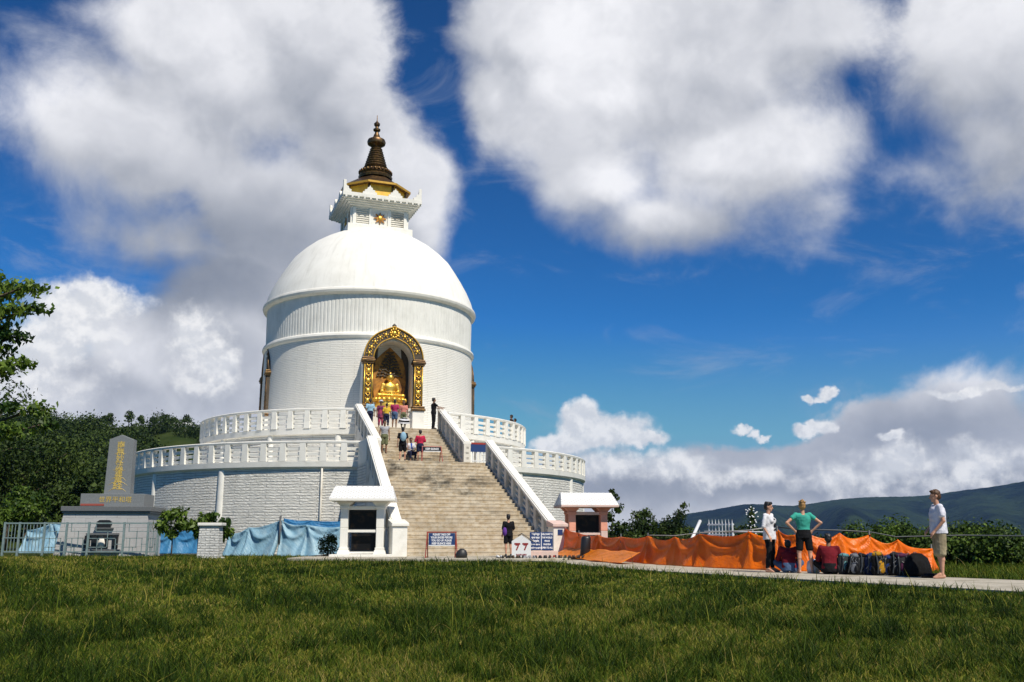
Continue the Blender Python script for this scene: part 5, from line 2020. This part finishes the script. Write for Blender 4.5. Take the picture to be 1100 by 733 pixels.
def person(label, loc, rz, h, top=None, bottom=None, skin=SK_B, hair=H_BLK, pose=None, vox=.015, shoes=None, group=None, long_top=0., sleeve=.5, leglen=.5, hairlen=0., bun=False, head_turn=0., head_tilt=0., female=False, beltless=True, loose=1.0):
    """h = standing height; front of the figure is local -Y. pose overrides joints (unit heights)."""
    P = empty('person', loc, rz, label, 'person', group)
    q = dict(pel=(0, 0, .53), waist=(0, .0, .62), chest=(0, 0, .735), neck=(0, .008, .825), head=(0, -.006, .925),
             sl=(-.108, .005, .80), sr=(.108, .005, .80), el=(-.135, .015, .63), er=(.135, .015, .63), wl=(-.145, -.02, .49), wr=(.145, -.02, .49),
             hl=(-.052, 0, .515), hr=(.052, 0, .515), kl=(-.058, -.01, .285), kr=(.058, -.01, .285), al=(-.06, .012, .045), ar=(.06, .012, .045),
             tl=None, tr=None)
    q.update(pose or {})
    V_ = {k: (Vector(v) * h if v is not None else None) for k, v in q.items()}
    if female:
        for k in ('sl', 'sr'):
            V_[k].x *= .9
    B = MB()
    s = h

    def torso(mb, e, z_end=None, neck=True):
        pel, wa, ch, ne = V_['pel'], V_['waist'], V_['chest'], V_['neck']
        hipw = .098 if female else .092
        ww = .072 if female else .080
        R = [(pel - (ch - pel).normalized() * .045 * s, hipw * .8, .062), (pel, hipw, .070), (pel.lerp(wa, .5), (hipw + ww) / 2, .065), (wa, ww, .058), (wa.lerp(ch, .5), .085, .064), (ch, .098, .070), (ch.lerp(ne, .45), .095, .062), (ch.lerp(ne, .72), .066, .050)]
        t = math.atan2((V_['sr'] - V_['sl']).y, (V_['sr'] - V_['sl']).x)
        mb.loft([(c, a * s + e, b_ * s + e, t) for c, a, b_ in R], 20)
        g = min(e, .007 * s)
        mb.cap(V_['sl'].lerp(ch, .25), V_['sl'], .043 * s + g, .029 * s + g)
        mb.cap(V_['sr'].lerp(ch, .25), V_['sr'], .043 * s + g, .029 * s + g)
        mb.cap(ch.lerp(ne, .55) + Vector((0, 0, .0)), V_['sl'], .036 * s + g, .027 * s + g)
        mb.cap(ch.lerp(ne, .55), V_['sr'], .036 * s + g, .027 * s + g)
        if female and e > 0:
            for sx in (-1, 1):
                mb.ell(V_['chest'] + Vector((sx * .042 * s, -.055 * s, -.01 * s)), (.036 * s + e, .03 * s + e, .034 * s + e), 10, 7)

    torso(B, 0)
    if female:
        d = (V_['chest'] - V_['pel']).normalized()
        for sx in (-1, 1):
            B.ell(V_['chest'] + Vector((sx * .042 * s, -.055 * s, -.01 * s)), (.036 * s, .03 * s, .034 * s), 10, 7)
    hd = V_['head']
    B.cap(V_['neck'] - Vector((0, 0, .02 * s)), hd - Vector((0, 0, .03 * s)), .034 * s, .031 * s)
    rot = Matrix.Rotation(head_turn, 3, 'Z') @ Matrix.Rotation(head_tilt, 3, 'X')

    def hp(x, y, z):
        return hd + rot @ Vector((x * s, y * s, z * s))
    B.ell(hp(0, .004, .012), (.043 * s, .054 * s, .056 * s), 16, 10, rot)
    B.ell(hp(0, -.012, -.022), (.034 * s, .040 * s, .040 * s), 14, 8, rot)      # jaw
    B.cap(hp(0, -.052, .006), hp(0, -.062, -.014), .006 * s, .010 * s, 8)       # nose
    B.ell(hp(0, -.050, -.034), (.015 * s, .008 * s, .006 * s), 8, 5, rot)       # lips
    B.ell(hp(0, -.040, -.052), (.016 * s, .014 * s, .012 * s), 8, 5, rot)       # chin
    for sx in (-1, 1):
        B.ell(hp(sx * .044, .004, -.004), (.007 * s, .012 * s, .018 * s), 8, 6, rot)
        B.ell(hp(sx * .018, -.046, .016), (.013 * s, .008 * s, .005 * s), 8, 5, rot)
    for L, sx in (('l', -1), ('r', 1)):
        sh_, el, wr = V_['s' + L], V_['e' + L], V_['w' + L]
        B.cap(sh_, el, .029 * s, .022 * s)
        B.cap(el, wr, .023 * s, .015 * s)
        d = (wr - el).normalized()
        # palm and fingers
        side = d.cross(Vector((0, -1, 0)))
        if side.length < .2:
            side = Vector((1, 0, 0))
        side.normalize()
        nrm = d.cross(side).normalized()
        palm = wr + d * .03 * s
        B.cap(wr, wr + d * .048 * s, .015 * s, .019 * s)
        B.cap(wr + side * .01 * s + d * .02 * s, wr + side * .012 * s + d * .05 * s, .012 * s, .012 * s)
        B.cap(wr - side * .01 * s + d * .02 * s, wr - side * .012 * s + d * .05 * s, .012 * s, .012 * s)
        for f in range(4):
            o = (f - 1.5) * .0105 * s
            ln = (.038, .044, .041, .032)[f] * s
            p0 = wr + d * .055 * s + side * o
            p1 = p0 + d * ln * .55 + nrm * .006 * s
            p2 = p1 + d * ln * .4 + nrm * .014 * s
            B.cap(p0, p1, .0062 * s, .0056 * s, 6)
            B.cap(p1, p2, .0056 * s, .0046 * s, 6)
        ts = side * (.020 * s * (-sx))
        B.cap(wr + d * .02 * s + ts * .6, wr + d * .045 * s + ts * 1.3, .0075 * s, .0065 * s, 6)
        B.cap(wr + d * .045 * s + ts * 1.3, wr + d * .066 * s + ts * 1.45, .0065 * s, .005 * s, 6)
        hp_, kn, an = V_['h' + L], V_['k' + L], V_['a' + L]
        B.cap(hp_, kn, .053 * s, .034 * s)
        m_ = kn.lerp(an, .3)
        shin = (an - kn).normalized()
        B.cap(kn, m_ + Vector((0, .008 * s, 0)), .031 * s, .033 * s)
        B.cap(m_ + Vector((0, .006 * s, 0)), an, .031 * s, .019 * s)
        toe = V_['t' + L]
        fd = (toe - an).normalized() if toe is not None else Vector((sx * .12, -1, 0)).normalized()
        heel = an + Vector((0, .012 * s, -.025 * s))
        if toe is None:
            B.cap(heel, an + fd * .085 * s + Vector((0, 0, -.032 * s)), .021 * s, .015 * s)
            B.cap(an + fd * .03 * s, an + fd * .10 * s + Vector((0, 0, -.033 * s)), .02 * s, .012 * s)
        else:
            B.cap(an, toe, .022 * s, .014 * s)
    body = B.build('body', skin, P, remesh=vox, smoothit=3)
    # eyes
    for sx in (-1, 1):
        MB().ell(hp(sx * .018, -.0475, .007), (.0065 * s, .005 * s, .0035 * s), 8, 5, rot).build('eye', M_eye, body, smooth=True)
    # hair
    Hb = MB()
    Hb.ell(hp(0, .012, .026), (.049 * s, .056 * s, .052 * s), 14, 9, rot)
    Hb.ell(hp(0, .026, .0), (.046 * s, .042 * s, .050 * s), 14, 9, rot)
    Hb.ell(hp(.006, -.028, .055), (.034 * s, .026 * s, .016 * s), 10, 6, rot)
    rh = random.Random(len(label))
    for k in range(10):
        Hb.ell(hp(rh.uniform(-.035, .035), rh.uniform(-.03, .05), .055 + rh.uniform(-.006, .014)), (.016 * s, .018 * s, .012 * s), 7, 5, rot)
    if hairlen:
        Hb.cap(hp(0, .035, .0), hp(0, .045, -hairlen), .038 * s, .022 * s)
    if bun:
        Hb.ell(hp(0, .03, .078), (.028 * s, .028 * s, .024 * s), 10, 7)
    Hb.build('hair', hair, P, remesh=vox * .8, smoothit=1)
    e = .010 * s * loose
    # bottom garment
    if bottom is not None:
        M_ = MB()
        pel, wa, ch = V_['pel'], V_['waist'], V_['chest']
        t = math.atan2((V_['sr'] - V_['sl']).y, (V_['sr'] - V_['sl']).x)
        hipw = .098 if female else .092
        up = (ch - pel).normalized()
        M_.loft([(pel - up * .05 * s, hipw * .85 * s + e, .066 * s + e, t), (pel, hipw * s + e, .072 * s + e, t), (pel.lerp(wa, .75), .084 * s + e, .066 * s + e, t)], 20)
        for L in 'lr':
            hp_, kn, an = V_['h' + L], V_['k' + L], V_['a' + L]
            if leglen <= 1.0:
                M_.cap(hp_, hp_.lerp(kn, leglen), .056 * s + e, (.040 if loose > .7 else .036) * s + e * 1.3)
            else:
                M_.cap(hp_, kn, .054 * s + e, .036 * s + e)
                M_.cap(kn, kn.lerp(an, leglen - 1), .035 * s + e, .024 * s + e)
        M_.build('trousers' if leglen > 1.2 else 'shorts', bottom, P, remesh=vox, smoothit=1)
    if top is not None:
        M_ = MB()
        torso(M_, e * 1.1)
        if long_top:
            pel, ch = V_['pel'], V_['chest']
            up = (ch - pel).normalized()
            t = math.atan2((V_['sr'] - V_['sl']).y, (V_['sr'] - V_['sl']).x)
            M_.loft([(pel - up * long_top * s, .108 * s + e, .082 * s + e, t), (pel, .104 * s + e, .078 * s + e, t), (pel.lerp(ch, .5), .094 * s + e, .072 * s + e, t), (ch, .10 * s + e, .074 * s + e, t)], 20)
        for L in 'lr':
            sh_, el, wr = V_['s' + L], V_['e' + L], V_['w' + L]
            if sleeve > 0:
                M_.cap(sh_, sh_.lerp(el, min(sleeve, 1)), .030 * s + min(e, .007 * s), .026 * s + e)
            if sleeve > 1:
                M_.cap(el, el.lerp(wr, sleeve - 1), .027 * s + e, .019 * s + e)
        M_.build('shirt', top, P, remesh=vox, smoothit=1)
    if shoes is not None:
        for L, sx in (('l', -1), ('r', 1)):
            an = V_['a' + L]
            fd = Vector((sx * .12, -1, 0)).normalized()
            M_ = MB()
            M_.cap(an + Vector((0, .012 * s, -.022 * s)), an + fd * .09 * s + Vector((0, 0, -.028 * s)), .027 * s, .02 * s)
            M_.cap(an + Vector((0, 0, .01 * s)), an + fd * .06 * s + Vector((0, 0, -.024 * s)), .024 * s, .018 * s)
            M_.build('shoe', shoes, P, remesh=vox, smoothit=1)
    for ch in P.children:
        nm = ch.name.split('.')[0]
        if nm in ('shirt', 'shorts', 'trousers', 'hair'):
            dm = ch.modifiers.new('folds', 'DISPLACE')
            dm.texture = TX_hair if nm == 'hair' else TX_fold
            dm.texture_coords = 'GLOBAL'
            dm.mid_level = .5
            dm.strength = .014 if nm == 'hair' else .026
    return P


TX_fold = bpy.data.textures.new('folds', 'CLOUDS')
TX_fold.noise_scale = .11
TX_hair = bpy.data.textures.new('locks', 'CLOUDS')
TX_hair.noise_scale = .03


def fab(n, c, c2=None):
    return mat(n, c, .9, c2 or tuple(x * .8 for x in c), 3, .4, .6, bump=.7, bscale=5, spec=.15)


F_white, F_black, F_teal = fab('white cotton', (.72, .72, .76)), fab('black cotton', (.012, .012, .014)), fab('teal cotton', (.05, .36, .28))
F_khaki, F_maroon, F_lav = fab('khaki cotton', (.36, .31, .20), (.24, .20, .13)), fab('maroon fleece', (.16, .012, .02)), fab('pale lilac cotton', (.66, .66, .74))
F_red, F_navy, F_yel = fab('raspberry cotton', (.55, .03, .08)), fab('navy cotton', (.02, .025, .06)), fab('yellow cotton', (.75, .50, .05))
F_mag, F_pink, F_sky, F_grey = fab('magenta cotton', (.40, .04, .12)), fab('salmon pink cotton', (.65, .25, .20)), fab('sky blue cotton', (.32, .52, .66)), fab('heather grey cotton', (.40, .40, .42))
F_olive, F_jean, F_pat = fab('olive cotton', (.16, .17, .09)), fab('blue denim', (.08, .13, .24)), fab('red patterned cotton', (.42, .07, .12), (.10, .03, .08))


def gpt(px, Y, z=.055):
    return ((px - 550) / (1026 + (z > 2) * 0) * Y, Y, z)


# man at the right
Pm = person('man in pale lilac shirt and khaki cargo shorts standing barefoot on the path', (8.78, 19.55, .055), A_(-98), 1.79, F_lav, F_khaki, SK_L, H_BRN, vox=.009, sleeve=.55, leglen=.98, loose=1.5, long_top=.03, head_tilt=.10,
            pose=dict(wl=(-.075, -.095, .545), el=(-.135, .0, .64), wr=(.10, -.07, .53), er=(.14, .02, .64), kl=(-.06, -.005, .285), al=(-.065, .02, .045), ar=(.06, -.02, .045)))
b = MB()
for x, z in ((-.13, .36), (.13, .36)):
    b.cbox((x * 1.0 + (.02 if x > 0 else -.02), .01, .64), (.035, .15, .16))
b.build('cargo_pocket', F_khaki, Pm, bevel=.01)
# woman in teal, hands on hips, seen from behind
person('blond woman in teal top and black shorts with hands on hips', ((866 - 550) / 1030 * 22.2, 22.2, .055), A_(176), 1.66, F_teal, F_black, SK_L, H_BLD, vox=.009, sleeve=.35, leglen=.72, female=True, bun=True, head_tilt=-.22, loose=1.1,
       pose=dict(el=(-.235, .05, .69), wl=(-.125, .01, .585), er=(.235, .05, .69), wr=(.125, .01, .585), kl=(-.075, -.01, .285), kr=(.075, -.01, .285), al=(-.085, .01, .045), ar=(.085, .01, .045)), shoes=None)
# woman in the white long shirt
Pw = person('dark haired woman in long white printed shirt and black leggings', ((829 - 550) / 1030 * 22.9, 22.9, .055), A_(50), 1.66, F_white, F_black, SK_L, H_BLK, vox=.009, sleeve=.95, leglen=1.85, female=True, bun=False, head_turn=.35, head_tilt=.12, loose=.8, long_top=.07,
            pose=dict(kl=(-.085, -.02, .285), kr=(.085, .01, .285), al=(-.11, .01, .045), ar=(.10, .03, .045), el=(-.15, .02, .64), wl=(-.14, -.05, .52), er=(.15, .03, .64), wr=(.13, -.01, .50)), hairlen=.02)
b = MB()
for k in range(14):
    t = k / 13 * math.pi
    b.tube([(-.09 + .18 * k / 13, -.139 - .004, 1.17 + .07 * math.sin(t)), (-.09 + .18 * k / 13, -.139 - .004, 1.19 + .07 * math.sin(t))], .006, 5)
b.ell((.01, -.145, 1.10), (.045, .012, .05), 8, 5)
b.ell((.0, -.15, 1.0), (.06, .012, .02), 8, 5)
b.build('print', F_black, Pw)

SIT = dict(pel=(0, .0, .08), waist=(0, -.01, .17), chest=(0, -.04, .285), neck=(0, -.06, .37), head=(0, -.085, .465), sl=(-.105, -.05, .345), sr=(.105, -.05, .345),
           el=(-.15, -.10, .20), er=(.15, -.10, .20), wl=(-.10, -.24, .15), wr=(.10, -.24, .15), hl=(-.055, -.02, .06), hr=(.055, -.02, .06), kl=(-.17, -.20, .14), kr=(.17, -.20, .14), al=(-.03, -.26, .035), ar=(.05, -.30, .035),
           tl=(.03, -.32, .025), tr=(-.02, -.34, .025))
person('person in maroon fleece sitting on the path in front of the backpacks', ((892 - 550) / 1030 * 21.7, 21.7, .055), A_(160), 1.68, F_maroon, F_black, SK_B, H_BLK, vox=.010, sleeve=1.8, leglen=1.8, pose=dict(SIT), loose=1.6)
person('person in maroon top sitting hunched behind the woman in teal', ((851 - 550) / 1030 * 22.3, 22.5, .055), A_(165), 1.60, F_maroon, F_jean, SK_B, H_BLK, vox=.010, sleeve=1.7, leglen=1.8, pose=dict(SIT, head=(0, -.15, .40), neck=(0, -.10, .345), chest=(0, -.06, .27)), loose=1.6)
o = MB().loft([((0, 0, 0), .14, .1, 0), ((0, 0, .12), .16, .12, 0), ((0, 0, .26), .13, .09, 0), ((0, 0, .32), .05, .04, 0)], 12).build('cloth_bag', F_white, smooth=True)
o.location = ((874 - 550) / 1030 * 22.3, 22.3, .055)
tag(o, 'small white cloth bag beside the person in maroon fleece', 'bag')

# boy at the foot of the stairs with a purple shoulder bag
F_purp = fab('purple nylon', (.14, .05, .30))
Pb = person('person in black with purple bag at the foot of the stairs', ((546 - 550) / 1027 * 36.9, 36.9, .115), A_(-165), 1.62, F_black, F_black, SK_L, H_BLK, vox=.013, sleeve=.8, leglen=.7, shoes=SH[0], loose=1.5, pose=dict(wl=(-.10, -.11, .60), el=(-.14, -.01, .64), wr=(.13, -.06, .53)))
MB().ell((.17, .10, .95), (.09, .10, .17), 12, 8).build('shoulder_bag', F_purp, Pb, smooth=True)

# group on the landing
def on(px, s, z):
    """a spot s metres out from the axis whose image column is px"""
    best = None
    for i in range(-400, 401):
        w = i / 100
        p = loc_p(w, s, z)
        c = p.x / ((p.y) * math.cos(PITCH) + (z - EYE) * math.sin(PITCH)) * FPX + 550
        if best is None or abs(c - px) < best[0]:
            best = (abs(c - px), p, w)
    return best[1]


def far(label, px, s, z, rz, h, *a, **k):
    k.setdefault('vox', .016)
    return person(label, on(px, s, z), rz, h, *a, **k)


sz = lambda s: ZU0 + rise2 * (int((SU1 - s) / tread2) + 1) if s < SU1 else 4.42
Pk = far('person in black with pale blue backpack climbing to the landing sign', 432, 15.2, 4.42, A_(185), 1.68, F_black, F_black, SK_L, H_BLK, sleeve=.6, leglen=.75, loose=1.5, shoes=SH[0], pose=dict(kl=(-.07, -.05, .29), al=(-.07, -.02, .045), ar=(.08, .05, .045)))
MB().ell((-.03, .17, 1.2), (.15, .11, .23), 12, 8).build('backpack', F_sky, Pk, smooth=True)
SEAT = dict(pel=(0, .0, .30), waist=(0, -.01, .39), chest=(0, -.02, .505), neck=(0, -.02, .595), head=(0, -.035, .695), sl=(-.105, -.02, .57), sr=(.105, -.02, .57), el=(-.14, -.06, .42), er=(.14, -.06, .42), wl=(-.06, -.20, .37), wr=(.06, -.20, .37),
            hl=(-.055, -.02, .28), hr=(.055, -.02, .28), kl=(-.08, -.25, .29), kr=(.08, -.25, .29), al=(-.07, -.24, .045), ar=(.07, -.24, .045))
o_ = far('person in white and blue shirt seated on the steps above the landing', 440.5, 13.95, 4.42, A_(25), 1.64, F_white, F_navy, SK_B, H_BLK, sleeve=.6, leglen=1.6, pose=dict(SEAT), loose=1.3)
o_.location.z = 4.42 + rise2 - .12
MB().ell((0, -.125, .83), (.07, .05, .16), 10, 7).build('blue_bib', fab('bright blue cotton', (.05, .10, .40)), o_, smooth=True)
far('person in raspberry red shirt standing behind the low black notice', 451, 14.75, 4.42, A_(190), 1.62, F_red, F_navy, SK_L, H_BLK, sleeve=.9, leglen=.6, loose=1.5, pose=dict(wl=(-.06, -.14, .62), el=(-.15, -.02, .65), wr=(.08, -.14, .62), er=(.15, -.02, .65)))
far('person in grey vest and olive shorts walking down near the left parapet', 412.5, 13.3, sz(13.3), A_(12), 1.70, F_grey, F_olive, SK_B, H_BLK, sleeve=.1, leglen=.85, shoes=SH[0], loose=1.4, pose=dict(al=(-.06, .0, .045), el=(-.14, .01, .64)))
# group before the niche
tops = [(397, 9.5, 'person in sky blue shirt beside the top of the left parapet', F_sky, F_navy, 200, H_BLK, 1.62),
        (408.5, 9.4, 'person in red patterned dress and white hat before the niche', F_pat, F_pat, 20, H_BLK, 1.56),
        (415, 9.6, 'short person in yellow shirt before the niche', F_yel, F_navy, 185, H_BLK, 1.42),
        (423.5, 9.5, 'person in magenta shirt and blue shorts before the niche', F_mag, F_jean, 170, H_BLK, 1.66),
        (433, 9.7, 'person in salmon pink shirt holding a folded umbrella', F_pink, F_olive, 10, H_BLK, 1.60)]
for (px, s, lab, t_, b_, r_, hr_, hh_) in tops:
    P_ = far(lab, px, s, 6.62, A_(r_), hh_, t_, b_, SK_B, hr_, sleeve=.6, leglen=1.5 if b_ is not F_jean else .6, loose=1.4, female=(t_ is F_pat), long_top=.14 if t_ is F_pat else 0.)
    if t_ is F_pat:
        MB().loft([((0, 0, hh_ * .975), .15, .15, 0), ((0, 0, hh_ * .98), .15, .15, 0), ((0, 0, hh_ * .985), .09, .09, 0), ((0, 0, hh_ * 1.03), .08, .08, 0)], 14).build('hat', F_white, P_)
# striped open umbrella resting at the top step
U = empty('umbrella', on(434, 10.0, 6.62) + Vector((0, 0, .30)), A_(20), 'small black and white striped umbrella on the top step', 'umbrella')
U.rotation_euler.x = A_(14)
for k in range(5):
    t0, t1 = A_(18 * k), A_(18 * (k + 1))
    MB().lathe([(.33 * math.sin(t0) + .001, .30 * math.cos(t0)), (.33 * math.sin(t1), .30 * math.cos(t1))], 16).build('canopy_ring', F_black if k % 2 else F_white, U).modifiers.new('t', 'SOLIDIFY').thickness = .006
MB().tube([(0, 0, -.4), (0, 0, .3)], .01, 6).build('shaft', M_pole, U)
# man leaning at the right parapet
far('man in black leaning on the top of the right parapet', 465.5, 10.3, 6.62, A_(110), 1.74, F_black, F_black, SK_B, H_BLK, sleeve=.6, leglen=1.9, loose=1.3, shoes=SH[0], pose=dict(el=(-.13, -.12, .70), wl=(-.12, -.26, .68), er=(.13, -.12, .70), wr=(.10, -.26, .68)))
# two heads over the right upper balustrade
for (psi, lab, c_) in ((31.5, 'dark haired person behind the right upper balustrade', F_black), (34.5, 'second dark figure at the right upper balustrade, further right', F_navy)):
    pass
for (px, lab, c_, hh_) in ((549.5, 'dark haired visitor leaning on the right upper balustrade', F_black, 1.62), (553.5, 'shorter dark visitor at the far right of the upper balustrade', F_navy, 1.5)):
    r = ray(px, 456)
    a = r.x ** 2 + r.y ** 2
    bq = -(r.x * AX.x + r.y * AX.y)
    cq = AX.x ** 2 + AX.y ** 2 - 9.75 ** 2
    tq = (-bq - math.sqrt(max(0, bq * bq - a * cq))) / a
    person(lab, (r.x * tq, r.y * tq, 6.6), A_(250), hh_, c_, F_black, SK_B, H_BLK, vox=.016, sleeve=.6, leglen=1.9)

# tidy: text turned into meshes is done in text(); nothing else to do
